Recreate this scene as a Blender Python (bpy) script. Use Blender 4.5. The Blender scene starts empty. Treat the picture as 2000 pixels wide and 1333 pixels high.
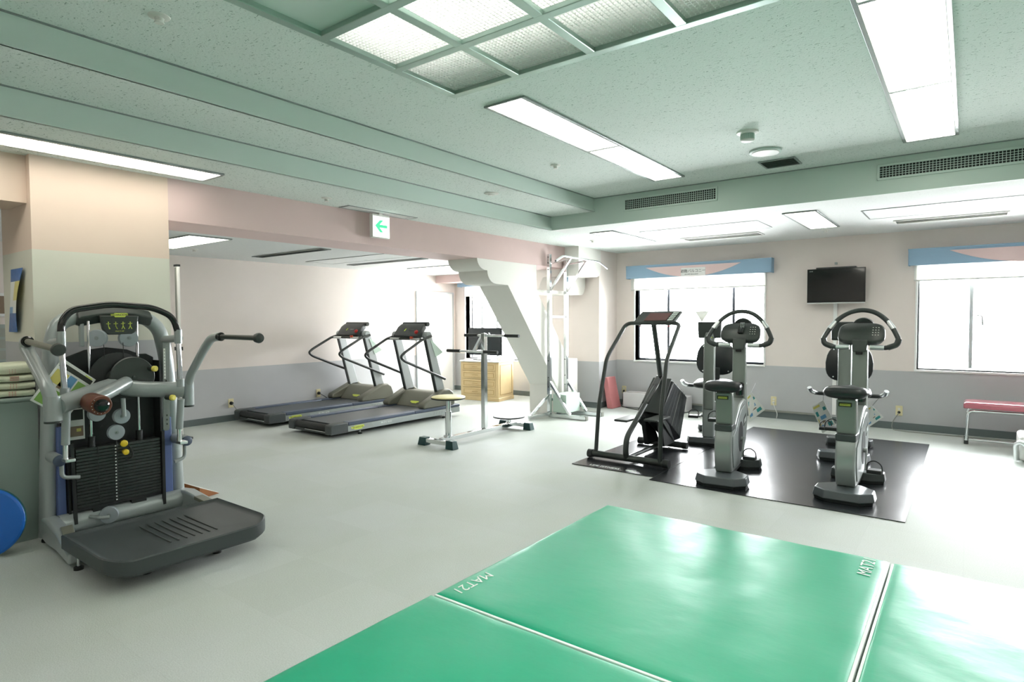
import bpy, bmesh, math, random
from mathutils import Vector, Matrix
random.seed(7)
scene = bpy.context.scene
COL = scene.collection
R = math.radians

# ---------------------------------------------------------------- camera, world, exposure
cam_data = bpy.data.cameras.new('camera'); cam = bpy.data.objects.new('camera', cam_data); COL.objects.link(cam)
cam_data.sensor_width = 36; cam_data.lens = 1182.4 / 2000 * 36; cam_data.clip_start = .05; cam_data.clip_end = 200
yaw, pit, rol = -6.46362066e-01, 3.55362994e-02, -3.84170527e-03
Fv = Vector((math.sin(yaw)*math.cos(pit), math.cos(yaw)*math.cos(pit), -math.sin(pit)))
rv = Fv.cross(Vector((0, 0, 1))).normalized(); uv = rv.cross(Fv)
r2 = math.cos(rol)*rv + math.sin(rol)*uv; u2 = -math.sin(rol)*rv + math.cos(rol)*uv
mw = Matrix((r2, u2, -Fv)).transposed().to_4x4(); mw.translation = (0, 0, 1.35)
cam.matrix_world = mw
scene.camera = cam
scene.view_settings.view_transform = 'Standard'; scene.view_settings.look = 'None'
scene.view_settings.gamma = 1; scene.view_settings.use_curve_mapping = False
scene.view_settings.exposure = 0.85
LAMP = 5.5          # fluorescent diffusers
w = bpy.data.worlds.new('daylight'); scene.world = w; w.use_nodes = True
bg = w.node_tree.nodes['Background']; bg.inputs[0].default_value = (.975, .968, 1, 1); bg.inputs[1].default_value = 24.0

# ---------------------------------------------------------------- materials
def srgb(r, g, b):
    f = lambda c: (c/255/12.92 if c/255 <= .04045 else ((c/255+.055)/1.055)**2.4)
    return (f(r), f(g), f(b), 1)
def mat(name, col, rough=.5, metal=0, coat=0, bump=None, var=None, emit=None, spec=.5):
    m = bpy.data.materials.new(name); m.use_nodes = True; nt = m.node_tree; b = nt.nodes['Principled BSDF']
    b.inputs['Base Color'].default_value = col; b.inputs['Roughness'].default_value = rough
    b.inputs['Metallic'].default_value = metal; b.inputs['Coat Weight'].default_value = coat
    b.inputs['Specular IOR Level'].default_value = spec
    if emit:
        b.inputs['Emission Color'].default_value = emit[0]; b.inputs['Emission Strength'].default_value = emit[1]
    tc = nt.nodes.new('ShaderNodeTexCoord')
    if var:       # (scale, amount)
        n = nt.nodes.new('ShaderNodeTexNoise'); n.inputs['Scale'].default_value = var[0]; n.inputs['Detail'].default_value = 6
        nt.links.new(tc.outputs['Object'], n.inputs['Vector'])
        mx = nt.nodes.new('ShaderNodeMix'); mx.data_type = 'RGBA'; mx.blend_type = 'MULTIPLY'
        mx.inputs[6].default_value = col
        rp = nt.nodes.new('ShaderNodeValToRGB'); lo = 1 - var[1]
        rp.color_ramp.elements[0].position = .3; rp.color_ramp.elements[0].color = (lo, lo, lo, 1)
        rp.color_ramp.elements[1].position = .7; rp.color_ramp.elements[1].color = (1, 1, 1, 1)
        nt.links.new(n.outputs['Fac'], rp.inputs[0]); nt.links.new(rp.outputs[0], mx.inputs[7]); mx.inputs[0].default_value = 1
        nt.links.new(mx.outputs[2], b.inputs['Base Color'])
    if bump:      # (scale, strength, distance)
        n = nt.nodes.new('ShaderNodeTexNoise'); n.inputs['Scale'].default_value = bump[0]; n.inputs['Detail'].default_value = 4
        nt.links.new(tc.outputs['Object'], n.inputs['Vector'])
        bp = nt.nodes.new('ShaderNodeBump'); bp.inputs['Strength'].default_value = bump[1]; bp.inputs['Distance'].default_value = bump[2]
        nt.links.new(n.outputs['Fac'], bp.inputs['Height']); nt.links.new(bp.outputs[0], b.inputs['Normal'])
    return m
M = {}
M['wall'] = mat('beige wallpaper', srgb(230, 220, 214), .8, bump=(180, .12, .002), var=(3, .03))
M['dado'] = mat('grey dado wallpaper', srgb(184, 185, 187), .75, bump=(180, .12, .002), var=(3, .04))
M['pink'] = mat('pink wallpaper', srgb(210, 186, 182), .8, bump=(180, .12, .002), var=(3, .03))
M['cream'] = mat('cream wallpaper', srgb(216, 214, 200), .8, bump=(180, .12, .002), var=(3, .03))
M['peach'] = mat('peach wallpaper', srgb(224, 203, 187), .8, bump=(180, .12, .002), var=(3, .03))
M['skirting'] = mat('grey vinyl skirting', srgb(98, 108, 108), .5)
M['white_wall'] = mat('off white paint', srgb(232, 230, 224), .75, bump=(120, .1, .002))
M['greenpaint'] = mat('pale green ceiling paint', srgb(200, 216, 208), .55, var=(2, .03))
M['white'] = mat('white paint', srgb(236, 236, 234), .5)
M['offwhite'] = mat('off white plastic', srgb(222, 222, 216), .45)
M['ivory'] = mat('ivory plastic', srgb(222, 212, 170), .45)
M['black'] = mat('black rubber', srgb(30, 34, 34), .5)
M['blackgloss'] = mat('gloss black', srgb(14, 17, 18), .12, coat=.3)
M['blackmetal'] = mat('dark powder coat', srgb(44, 50, 48), .33, spec=.6)
M['darkplastic'] = mat('charcoal plastic', srgb(52, 57, 56), .38)
M['darkolive'] = mat('olive charcoal plastic', srgb(54, 60, 57), .35)
M['padblack'] = mat('black vinyl pad', srgb(28, 32, 34), .35, bump=(300, .15, .001))
M['graphite'] = mat('graphite plastic', srgb(60, 66, 67), .45, bump=(400, .15, .001))
M['silver'] = mat('silver green paint', srgb(160, 167, 167), .3, .2, coat=.2)
M['pulleygrey'] = mat('grey painted pulley', srgb(158, 166, 172), .38, .2)
M['basegrey'] = mat('gunmetal base cover', srgb(84, 90, 94), .3, .2, coat=.2)
M['uprightgrey'] = mat('light grey painted upright', srgb(186, 192, 194), .35, .2)
M['silverlight'] = mat('light silver paint', srgb(154, 160, 158), .3, .45, coat=.2)
M['greygreen'] = mat('grey green paint', srgb(130, 137, 132), .36, .2)
M['chrome'] = mat('chrome', (.74, .76, .77, 1), .1, 1)
M['brushed'] = mat('brushed aluminium', (.74, .76, .76, 1), .3, 1)
M['olive'] = mat('warm grey plastic', srgb(112, 112, 100), .45)
M['bluegrey'] = mat('blue grey side rail', srgb(72, 84, 104), .4)
M['belt'] = mat('treadmill belt', srgb(62, 67, 70), .4, bump=(500, .2, .001))
M['red'] = mat('red plastic', srgb(190, 40, 36), .35)
M['orange'] = mat('orange red key', srgb(200, 80, 50), .4)
M['yellow'] = mat('yellow knob', srgb(236, 206, 50), .3)
M['yellowpale'] = mat('pale yellow cap', srgb(228, 214, 100), .4)
M['badge'] = mat('yellow green badge', srgb(206, 218, 92), .4)
M['lime'] = mat('lime mark', srgb(200, 222, 40), .4)
M['ink'] = mat('dark print', srgb(34, 40, 30), .5)
M['inkwhite'] = mat('white print', srgb(232, 240, 236), .5)
M['teal_end'] = mat('dark teal rubber', srgb(22, 62, 62), .4)
M['woodseat'] = mat('yellow vinyl seat top', srgb(222, 212, 150), .4)
M['oak'] = mat('light oak', srgb(214, 190, 144), .42, var=(6, .12), coat=.1)
M['oakdark'] = mat('oak groove', srgb(184, 154, 104), .5, var=(6, .12))
M['brownwood'] = mat('brown wood', srgb(150, 92, 44), .45, var=(8, .25))
M['leather'] = mat('brown leather', srgb(104, 56, 38), .38, bump=(90, .3, .003))
M['bluepanel'] = mat('periwinkle side panel', srgb(92, 110, 160), .45)
M['ballblue'] = mat('blue vinyl', srgb(22, 98, 186), .35)
M['ballteal'] = mat('teal vinyl rim', srgb(24, 92, 98), .4)
M['towel'] = mat('cream towelling', srgb(230, 234, 208), .95, bump=(350, .8, .004), var=(40, .06))
M['towelred'] = mat('faded red woven stripe', srgb(214, 170, 156), .9)
M['counter'] = mat('grey green counter laminate', srgb(150, 166, 160), .5)
M['valblue'] = mat('light blue valance cloth', srgb(150, 180, 204), .8)
M['valpink'] = mat('pink valance cloth', srgb(230, 204, 202), .8)
M['benchpink'] = mat('dusty red vinyl', srgb(180, 96, 110), .15, coat=.7)
M['redmat'] = mat('faded red vinyl', srgb(188, 118, 120), .5)
M['heater'] = mat('pale lilac enamel', srgb(206, 204, 206), .4)
M['mint'] = mat('pale mint painted wood', srgb(196, 216, 204), .55)
M['cable'] = mat('grey cable', srgb(140, 142, 134), .5)
M['cablewhite'] = mat('white cable', srgb(220, 222, 218), .5)
M['grille'] = mat('dark vent interior', srgb(30, 36, 34), .7)
M['frame_dark'] = mat('dark bronze window frame', srgb(84, 86, 96), .4, .3)
M['frame_light'] = mat('light window frame', srgb(190, 196, 198), .4, .2)
M['louverframe'] = mat('satin green grey aluminium', srgb(168, 190, 180), .3, .6)
M['wellgreen'] = mat('green painted light well', srgb(120, 148, 126), .6)
M['fixture'] = mat('grey fixture frame', srgb(146, 154, 152), .35, .5)
M['paper'] = mat('white laminated paper', srgb(228, 230, 224), .3)
M['papergreen'] = mat('printed green', srgb(136, 180, 92), .35)
M['paperblue'] = mat('printed blue', srgb(34, 96, 166), .35)
M['paperyellow'] = mat('printed yellow', srgb(212, 202, 110), .35)
M['papersky'] = mat('printed sky blue', srgb(104, 158, 200), .35)
M['paperteal'] = mat('printed teal', srgb(60, 150, 150), .35)
M['paperbrown'] = mat('printed brown', srgb(132, 112, 92), .35)
M['screen'] = mat('screen glass', srgb(8, 10, 13), .08, coat=.5)
M['screengrey'] = mat('matt grey screen', srgb(40, 46, 48), .25)
M['lcdred'] = mat('red tinted display window', srgb(116, 80, 78), .25)
M['signgreen'] = mat('sign green', srgb(60, 200, 140), .5, emit=(srgb(60, 205, 140), .55))
M['signwhite'] = mat('lit sign face', srgb(240, 245, 240), .5, emit=((.95, 1, .97, 1), 1.1))
M['ext'] = mat('pale render facade', srgb(235, 235, 232), .8)
M['extglass'] = mat('facade window', srgb(150, 165, 180), .3)

def nodes_of(m): nt = m.node_tree; return nt, nt.nodes['Principled BSDF']
# acoustic ceiling tile with small dark fissures
def tile_mat(name, base, fleck, amount=.62):
    m = mat(name, base, .85); nt, b = nodes_of(m)
    tc = nt.nodes.new('ShaderNodeTexCoord')
    n1 = nt.nodes.new('ShaderNodeTexNoise'); n1.inputs['Scale'].default_value = 42; n1.inputs['Detail'].default_value = 2
    n1.inputs['Distortion'].default_value = .6
    mp = nt.nodes.new('ShaderNodeMapping'); mp.inputs['Scale'].default_value = (1, 2.6, 1)
    mp2 = nt.nodes.new('ShaderNodeMapping'); mp2.inputs['Scale'].default_value = (2.4, 1, 1); mp2.inputs['Location'].default_value = (3, 7, 1)
    n2 = nt.nodes.new('ShaderNodeTexNoise'); n2.inputs['Scale'].default_value = 50; n2.inputs['Detail'].default_value = 2
    nt.links.new(tc.outputs['Object'], mp.inputs[0]); nt.links.new(tc.outputs['Object'], mp2.inputs[0])
    nt.links.new(mp.outputs[0], n1.inputs['Vector']); nt.links.new(mp2.outputs[0], n2.inputs['Vector'])
    mxx = nt.nodes.new('ShaderNodeMath'); mxx.operation = 'MAXIMUM'
    nt.links.new(n1.outputs['Fac'], mxx.inputs[0]); nt.links.new(n2.outputs['Fac'], mxx.inputs[1])
    rp = nt.nodes.new('ShaderNodeValToRGB')
    rp.color_ramp.elements[0].position = .65; rp.color_ramp.elements[0].color = (0, 0, 0, 1)
    rp.color_ramp.elements[1].position = .69; rp.color_ramp.elements[1].color = (1, 1, 1, 1)
    nt.links.new(mxx.outputs[0], rp.inputs[0])
    mx = nt.nodes.new('ShaderNodeMix'); mx.data_type = 'RGBA'; mx.inputs[6].default_value = base; mx.inputs[7].default_value = fleck
    ml = nt.nodes.new('ShaderNodeMath'); ml.operation = 'MULTIPLY'; ml.inputs[1].default_value = amount
    nt.links.new(rp.outputs[0], ml.inputs[0]); nt.links.new(ml.outputs[0], mx.inputs[0]); nt.links.new(mx.outputs[2], b.inputs['Base Color'])
    n3 = nt.nodes.new('ShaderNodeTexNoise'); n3.inputs['Scale'].default_value = 90
    nt.links.new(tc.outputs['Object'], n3.inputs['Vector'])
    bp = nt.nodes.new('ShaderNodeBump'); bp.inputs['Strength'].default_value = .35; bp.inputs['Distance'].default_value = .004
    sub = nt.nodes.new('ShaderNodeMath'); sub.operation = 'SUBTRACT'
    nt.links.new(n3.outputs['Fac'], sub.inputs[0]); nt.links.new(rp.outputs[0], sub.inputs[1])
    nt.links.new(sub.outputs[0], bp.inputs['Height']); nt.links.new(bp.outputs[0], b.inputs['Normal'])
    return m
M['tile'] = tile_mat('fissured acoustic ceiling board', srgb(220, 228, 223), srgb(110, 138, 124), .66)
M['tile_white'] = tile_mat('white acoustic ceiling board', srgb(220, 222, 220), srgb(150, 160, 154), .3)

# carpet tile floor
def carpet():
    base = srgb(197, 202, 200); m = mat('pale carpet tile', base, .62, spec=.35); nt, b = nodes_of(m)
    tc = nt.nodes.new('ShaderNodeTexCoord')
    big = nt.nodes.new('ShaderNodeTexNoise'); big.inputs['Scale'].default_value = 1.3; big.inputs['Detail'].default_value = 5
    fine = nt.nodes.new('ShaderNodeTexNoise'); fine.inputs['Scale'].default_value = 170; fine.inputs['Detail'].default_value = 3
    br = nt.nodes.new('ShaderNodeTexBrick'); br.offset = 0; br.inputs['Scale'].default_value = 1; br.inputs['Brick Width'].default_value = .5
    br.inputs['Row Height'].default_value = .5; br.inputs['Mortar Size'].default_value = .0008; br.inputs['Bias'].default_value = 0
    br.inputs['Color1'].default_value = (1, 1, 1, 1); br.inputs['Color2'].default_value = (.945, .95, .94, 1); br.inputs['Mortar'].default_value = (.9, .9, .9, 1)
    for n in (big, fine, br): nt.links.new(tc.outputs['Object'], n.inputs['Vector'])
    def mul(a, bb):
        x = nt.nodes.new('ShaderNodeMix'); x.data_type = 'RGBA'; x.blend_type = 'MULTIPLY'; x.inputs[0].default_value = 1
        nt.links.new(a, x.inputs[6]); nt.links.new(bb, x.inputs[7]); return x.outputs[2]
    def ramp(src, a, c0, bb, c1):
        r = nt.nodes.new('ShaderNodeValToRGB'); r.color_ramp.elements[0].position = a; r.color_ramp.elements[1].position = bb
        r.color_ramp.elements[0].color = (*c0, 1); r.color_ramp.elements[1].color = (*c1, 1); nt.links.new(src, r.inputs[0]); return r.outputs[0]
    rgb = nt.nodes.new('ShaderNodeRGB'); rgb.outputs[0].default_value = base
    c = mul(rgb.outputs[0], ramp(big.outputs['Fac'], .35, (.94, .95, .9), .65, (1, 1, 1)))
    c = mul(c, ramp(fine.outputs['Fac'], .35, (.86, .86, .86), .65, (1, 1, 1)))
    c = mul(c, br.outputs['Color'])
    nt.links.new(c, b.inputs['Base Color'])
    bp = nt.nodes.new('ShaderNodeBump'); bp.inputs['Strength'].default_value = .3; bp.inputs['Distance'].default_value = .003
    nt.links.new(fine.outputs['Fac'], bp.inputs['Height']); nt.links.new(bp.outputs[0], b.inputs['Normal'])
    return m
M['carpet'] = carpet()

# wrinkled green gym mat vinyl
def vinyl(name, col, rough, wr):
    m = mat(name, col, rough, spec=.55); nt, b = nodes_of(m)
    tc = nt.nodes.new('ShaderNodeTexCoord')
    mp = nt.nodes.new('ShaderNodeMapping'); mp.inputs['Scale'].default_value = (2, 4, 1)
    n1 = nt.nodes.new('ShaderNodeTexNoise'); n1.inputs['Scale'].default_value = 5; n1.inputs['Detail'].default_value = 3
    n2 = nt.nodes.new('ShaderNodeTexNoise'); n2.inputs['Scale'].default_value = 2.2; n2.inputs['Detail'].default_value = 2
    n4 = nt.nodes.new('ShaderNodeTexNoise'); n4.inputs['Scale'].default_value = 28; n4.inputs['Detail'].default_value = 2
    nt.links.new(tc.outputs['Object'], mp.inputs[0]); nt.links.new(mp.outputs[0], n1.inputs['Vector']); nt.links.new(tc.outputs['Object'], n2.inputs['Vector'])
    nt.links.new(tc.outputs['Object'], n4.inputs['Vector'])
    a = nt.nodes.new('ShaderNodeMath'); a.operation = 'MULTIPLY'; a.inputs[1].default_value = .10; nt.links.new(n1.outputs['Fac'], a.inputs[0])
    s = nt.nodes.new('ShaderNodeMath'); s.operation = 'ADD'; nt.links.new(a.outputs[0], s.inputs[0]); nt.links.new(n2.outputs['Fac'], s.inputs[1])
    a2 = nt.nodes.new('ShaderNodeMath'); a2.operation = 'MULTIPLY_ADD'; a2.inputs[1].default_value = .02
    nt.links.new(n4.outputs['Fac'], a2.inputs[0]); nt.links.new(s.outputs[0], a2.inputs[2])
    bp = nt.nodes.new('ShaderNodeBump'); bp.inputs['Strength'].default_value = wr; bp.inputs['Distance'].default_value = .02
    nt.links.new(a2.outputs[0], bp.inputs['Height']); nt.links.new(bp.outputs[0], b.inputs['Normal'])
    nt.links.new(bp.outputs[0], b.inputs['Coat Normal'])
    return m
M['greenmat'] = vinyl('green gym mat vinyl', (0, .37, .20, 1), .36, .5)
M['rubbermat'] = vinyl('black rubber sheet', srgb(28, 31, 36), .26, .2)
# glass, blind cloth, lamp diffuser
def glass():
    m = bpy.data.materials.new('window glass'); m.use_nodes = True; nt = m.node_tree; nt.nodes.clear()
    o = nt.nodes.new('ShaderNodeOutputMaterial'); t = nt.nodes.new('ShaderNodeBsdfTransparent'); g = nt.nodes.new('ShaderNodeBsdfGlossy')
    g.inputs['Roughness'].default_value = .02; t.inputs[0].default_value = (.97, .99, .98, 1)
    mx = nt.nodes.new('ShaderNodeMixShader'); fr = nt.nodes.new('ShaderNodeFresnel'); fr.inputs[0].default_value = 1.3
    nt.links.new(fr.outputs[0], mx.inputs[0]); nt.links.new(t.outputs[0], mx.inputs[1]); nt.links.new(g.outputs[0], mx.inputs[2]); nt.links.new(mx.outputs[0], o.inputs[0])
    return m
M['glass'] = glass()
def blind():
    m = bpy.data.materials.new('translucent blind cloth'); m.use_nodes = True; nt = m.node_tree; nt.nodes.clear()
    o = nt.nodes.new('ShaderNodeOutputMaterial'); t = nt.nodes.new('ShaderNodeBsdfTranslucent'); d = nt.nodes.new('ShaderNodeBsdfDiffuse')
    t.inputs[0].default_value = d.inputs[0].default_value = srgb(236, 236, 232)
    mx = nt.nodes.new('ShaderNodeMixShader'); mx.inputs[0].default_value = .5
    nt.links.new(t.outputs[0], mx.inputs[1]); nt.links.new(d.outputs[0], mx.inputs[2])
    tp = nt.nodes.new('ShaderNodeBsdfTransparent'); m2 = nt.nodes.new('ShaderNodeMixShader'); m2.inputs[0].default_value = .03
    nt.links.new(mx.outputs[0], m2.inputs[1]); nt.links.new(tp.outputs[0], m2.inputs[2]); nt.links.new(m2.outputs[0], o.inputs[0])
    return m
M['blind'] = blind()
def lamp(name, strength, sx, sy):
    m = mat(name, srgb(250, 248, 225), .4); nt, b = nodes_of(m)
    tc = nt.nodes.new('ShaderNodeTexCoord'); br = nt.nodes.new('ShaderNodeTexBrick'); br.offset = 0
    br.inputs['Scale'].default_value = 1; br.inputs['Brick Width'].default_value = sx; br.inputs['Row Height'].default_value = sy
    br.inputs['Mortar Size'].default_value = .009; br.inputs['Mortar Smooth'].default_value = 1
    br.inputs['Color1'].default_value = (1, .972, .9, 1); br.inputs['Color2'].default_value = (1, .968, .88, 1); br.inputs['Mortar'].default_value = (.22, .21, .12, 1)
    nt.links.new(tc.outputs['Object'], br.inputs['Vector']); nt.links.new(br.outputs['Color'], b.inputs['Emission Color'])
    b.inputs['Emission Strength'].default_value = strength
    return m
M['lamp'] = lamp('lit prismatic diffuser', LAMP*.66, .075, .10)
M['lamp_well'] = mat('lit opal sheet', srgb(245, 248, 240), .5, emit=((1, .99, .95, 1), 3.4))

# ---------------------------------------------------------------- geometry helpers
class MB:
    def __init__(s, off=(0, 0, 0)):
        s.bm = bmesh.new(); s.off = Vector(off); s.mi = 0
    def _f(s, vs):
        try: f = s.bm.faces.new(vs); f.material_index = s.mi; f.smooth = True; return f
        except ValueError: return None
    def v(s, p): return s.bm.verts.new(Vector(p) - s.off)
    def box(s, x0, x1, y0, y1, z0, z1):
        x0, x1 = sorted((x0, x1)); y0, y1 = sorted((y0, y1)); z0, z1 = sorted((z0, z1))
        v = [s.v(p) for p in ((x0, y0, z0), (x1, y0, z0), (x1, y1, z0), (x0, y1, z0), (x0, y0, z1), (x1, y0, z1), (x1, y1, z1), (x0, y1, z1))]
        for q in ((0, 3, 2, 1), (4, 5, 6, 7), (0, 1, 5, 4), (1, 2, 6, 5), (2, 3, 7, 6), (3, 0, 4, 7)): s._f([v[i] for i in q])
        return s
    def hexa(s, bot, top):
        n = len(bot); a = [s.v(p) for p in bot]; b = [s.v(p) for p in top]
        s._f(a[::-1]); s._f(b)
        for i in range(n): s._f([a[i], a[(i+1) % n], b[(i+1) % n], b[i]])
        return s
    def prism(s, pts, axis, lo, hi):
        """pts: 2D polygon in the two other axes; extruded along axis"""
        def P(p, t):
            return {'x': (t, p[0], p[1]), 'y': (p[0], t, p[1]), 'z': (p[0], p[1], t)}[axis]
        return s.hexa([P(p, lo) for p in pts], [P(p, hi) for p in pts])
    def loft(s, rings, cap=True, close=True):
        R_ = [[s.v(p) for p in r] for r in rings]; n = len(R_[0])
        for a, b in zip(R_[:-1], R_[1:]):
            for i in range(n if close else n-1): s._f([a[i], a[(i+1) % n], b[(i+1) % n], b[i]])
        if cap: s._f(R_[0][::-1]); s._f(R_[-1])
        return s
    def cyl(s, p0, p1, r, r1=None, n=20):
        p0, p1 = Vector(p0), Vector(p1); d = (p1-p0).normalized()
        a = d.orthogonal().normalized(); b = d.cross(a); r1 = r if r1 is None else r1
        ring = lambda c, q: [c + (a*math.cos(t)+b*math.sin(t))*q for t in (2*math.pi*i/n for i in range(n))]
        return s.loft([ring(p0, r), ring(p1, r1)])
    def lathe(s, p0, axis, prof, n=28):
        """prof: (distance along axis, radius)"""
        p0 = Vector(p0); d = Vector(axis).normalized(); a = d.orthogonal().normalized(); b = d.cross(a)
        return s.loft([[p0 + d*h + (a*math.cos(2*math.pi*i/n)+b*math.sin(2*math.pi*i/n))*max(q, .0005) for i in range(n)] for h, q in prof])
    def ball(s, c, r, sx=1, sy=1, sz=1, n=16):
        c = Vector(c); rings = []
        for j in range(1, n):
            t = math.pi*j/n
            rings.append([c + Vector((r*sx*math.sin(t)*math.cos(2*math.pi*i/(2*n)), r*sy*math.sin(t)*math.sin(2*math.pi*i/(2*n)), -r*sz*math.cos(t))) for i in range(2*n)])
        return s.loft(rings)
    def tube(s, pts, r, fil=0, n=12, closed=False, rs=None):
        pts = [Vector(p) for p in pts]
        if fil:
            out = []; N = len(pts)
            for i in range(N):
                if not closed and i in (0, N-1): out.append(pts[i]); continue
                a, b, c = pts[i-1], pts[i], pts[(i+1) % N]
                l1, l2 = (a-b).length, (c-b).length; f = min(fil, l1*.48, l2*.48)
                p, q = b+(a-b)*(f/l1), b+(c-b)*(f/l2)
                for k in range(7):
                    t = k/6; out.append(p*(1-t)**2+b*2*t*(1-t)+q*t*t)
            pts = out
        N = len(pts)
        tan = []
        for i in range(N):
            if closed: d = pts[(i+1) % N]-pts[i-1]
            else: d = pts[min(i+1, N-1)]-pts[max(i-1, 0)]
            tan.append(d.normalized() if d.length > 1e-9 else Vector((0, 0, 1)))
        a = tan[0].orthogonal().normalized(); rings = []
        for i in range(N):
            a = (a - tan[i]*a.dot(tan[i])).normalized(); b = tan[i].cross(a)
            q = r if rs is None else rs[i]
            rings.append([pts[i] + (a*math.cos(2*math.pi*k/n)+b*math.sin(2*math.pi*k/n))*q for k in range(n)])
        if closed: rings.append(rings[0]); return s.loft(rings, cap=False)
        return s.loft(rings)
    def rbar(s, p0, p1, wx, wz):
        """square section bar"""
        p0, p1 = Vector(p0), Vector(p1); d = (p1-p0).normalized()
        up = Vector((0, 0, 1)) if abs(d.z) < .95 else Vector((1, 0, 0))
        a = d.cross(up).normalized(); b = a.cross(d)
        ring = lambda c: [c+a*wx/2+b*wz/2, c-a*wx/2+b*wz/2, c-a*wx/2-b*wz/2, c+a*wx/2-b*wz/2]
        return s.loft([ring(p0), ring(p1)])
    def build(s, name, m, parent=None, bevel=0, seg=2, angle=35):
        me = bpy.data.meshes.new(name)
        bmesh.ops.remove_doubles(s.bm, verts=s.bm.verts, dist=1e-6)
        bmesh.ops.recalc_face_normals(s.bm, faces=s.bm.faces)
        s.bm.to_mesh(me); s.bm.free()
        for x in (m if isinstance(m, (list, tuple)) else [m]): me.materials.append(M[x] if isinstance(x, str) else x)
        me.set_sharp_from_angle(angle=R(angle))
        o = bpy.data.objects.new(name, me); COL.objects.link(o)
        if parent: o.parent = parent
        if bevel:
            bv = o.modifiers.new('bevel', 'BEVEL'); bv.width = bevel; bv.segments = seg; bv.limit_method = 'ANGLE'; bv.angle_limit = R(40); bv.harden_normals = False
        return o
def thing(name, label, cat, loc=(0, 0, 0), rz=0, group=None):
    o = bpy.data.objects.new(name, None); COL.objects.link(o); o.location = loc; o.rotation_euler = (0, 0, rz)
    o.empty_display_size = .1; o['label'] = label; o['category'] = cat
    if group: o['group'] = group
    return o
def tag(o, label, cat, group=None):
    o['label'] = label; o['category'] = cat
    if group: o['group'] = group
    return o
def struct(o): o['kind'] = 'structure'; return o
def structure(name, loc=(0, 0, 0)):
    o = bpy.data.objects.new(name, None); COL.objects.link(o); o.location = loc; o['kind'] = 'structure'; return o
def copy_thing(root, loc, rz=0, label=None):
    def rec(o, par):
        c = o.copy(); COL.objects.link(c)
        if par: c.parent = par
        for ch in [x for x in bpy.data.objects if x.parent == o]: rec(ch, c)
        return c
    r = rec(root, None); r.location = loc; r.rotation_euler = (0, 0, rz)
    if label: r['label'] = label
    return r
def text(name, body, size, m, parent=None, loc=(0, 0, 0), rot=(0, 0, 0), scale=(1, 1, 1), depth=.0006, align='CENTER', shear=0):
    cu = bpy.data.curves.new(name, 'FONT'); cu.body = body; cu.size = size; cu.extrude = depth; cu.align_x = align; cu.align_y = 'CENTER'; cu.shear = shear
    t = bpy.data.objects.new(name + ' curve', cu); COL.objects.link(t)
    dg = bpy.context.evaluated_depsgraph_get(); dg.update()
    me = bpy.data.meshes.new_from_object(t.evaluated_get(dg)); bpy.data.objects.remove(t); bpy.data.curves.remove(cu)
    me.materials.clear(); me.materials.append(M[m]); me.name = name
    o = bpy.data.objects.new(name, me); COL.objects.link(o); o.location = loc; o.rotation_euler = rot; o.scale = scale
    if parent: o.parent = parent
    return o
FX = (R(90), 0, R(90))      # text facing +X, reading towards +Y
FY = (R(90), 0, 0)          # text facing -Y

# ================================================================ THE ROOM
LX, BY, LOW, MID, HIGH, TRD = -7.9, 8.65, 2.385, 2.537, 2.68, 2.165
RX, FYW = 4.2, -3.2
DZ = .715
struct(MB().box(-8.2, RX+.3, FYW-.3, BY+.3, -.12, 0).build('floor', 'carpet'))
# ceilings
hole = (-2.42, .335, .85, 2.66)
c = MB()
c.box(-5.15, -3.9, FYW, BY, LOW, 2.95)
c.box(-3.9, -3.327, FYW, 5.93, MID, 2.95)
c.box(-3.327, hole[0], FYW, 5.93, HIGH, 2.95); c.box(hole[1], RX, FYW, 5.93, HIGH, 2.95)
c.box(hole[0], hole[1], FYW, hole[2], HIGH, 2.95); c.box(hole[0], hole[1], hole[3], 5.93, HIGH, 2.95)
struct(c.build('ceiling', 'tile'))
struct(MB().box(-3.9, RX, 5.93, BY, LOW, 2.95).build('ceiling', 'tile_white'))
struct(MB().box(-8.1, -5.15, FYW, BY, TRD, 2.5).build('ceiling', 'tile_white'))
# painted fascias of the ceiling steps
f = MB()
f.box(-3.912, RX, 5.915, 5.931, LOW-.004, HIGH)
f.build('trim_1', 'greenpaint')['kind'] = 'structure'
f = MB(); f.box(-3.905, -3.893, FYW, 5.916, LOW-.003, MID); f.box(-3.905, -3.881, FYW, 5.916, LOW-.003, LOW+.02)
f.build('trim_2', 'greenpaint')['kind'] = 'structure'
f = MB(); f.box(-3.333, -3.321, FYW, 5.916, MID-.003, HIGH); f.box(-3.333, -3.309, FYW, 5.916, MID-.003, MID+.02)
f.build('trim_3', 'greenpaint')['kind'] = 'structure'
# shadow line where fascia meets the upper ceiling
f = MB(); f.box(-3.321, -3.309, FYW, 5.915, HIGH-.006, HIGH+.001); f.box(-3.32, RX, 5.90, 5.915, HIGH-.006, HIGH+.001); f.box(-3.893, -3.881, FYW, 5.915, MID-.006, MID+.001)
f.build('trim_4', 'fixture')['kind'] = 'structure'

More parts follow.
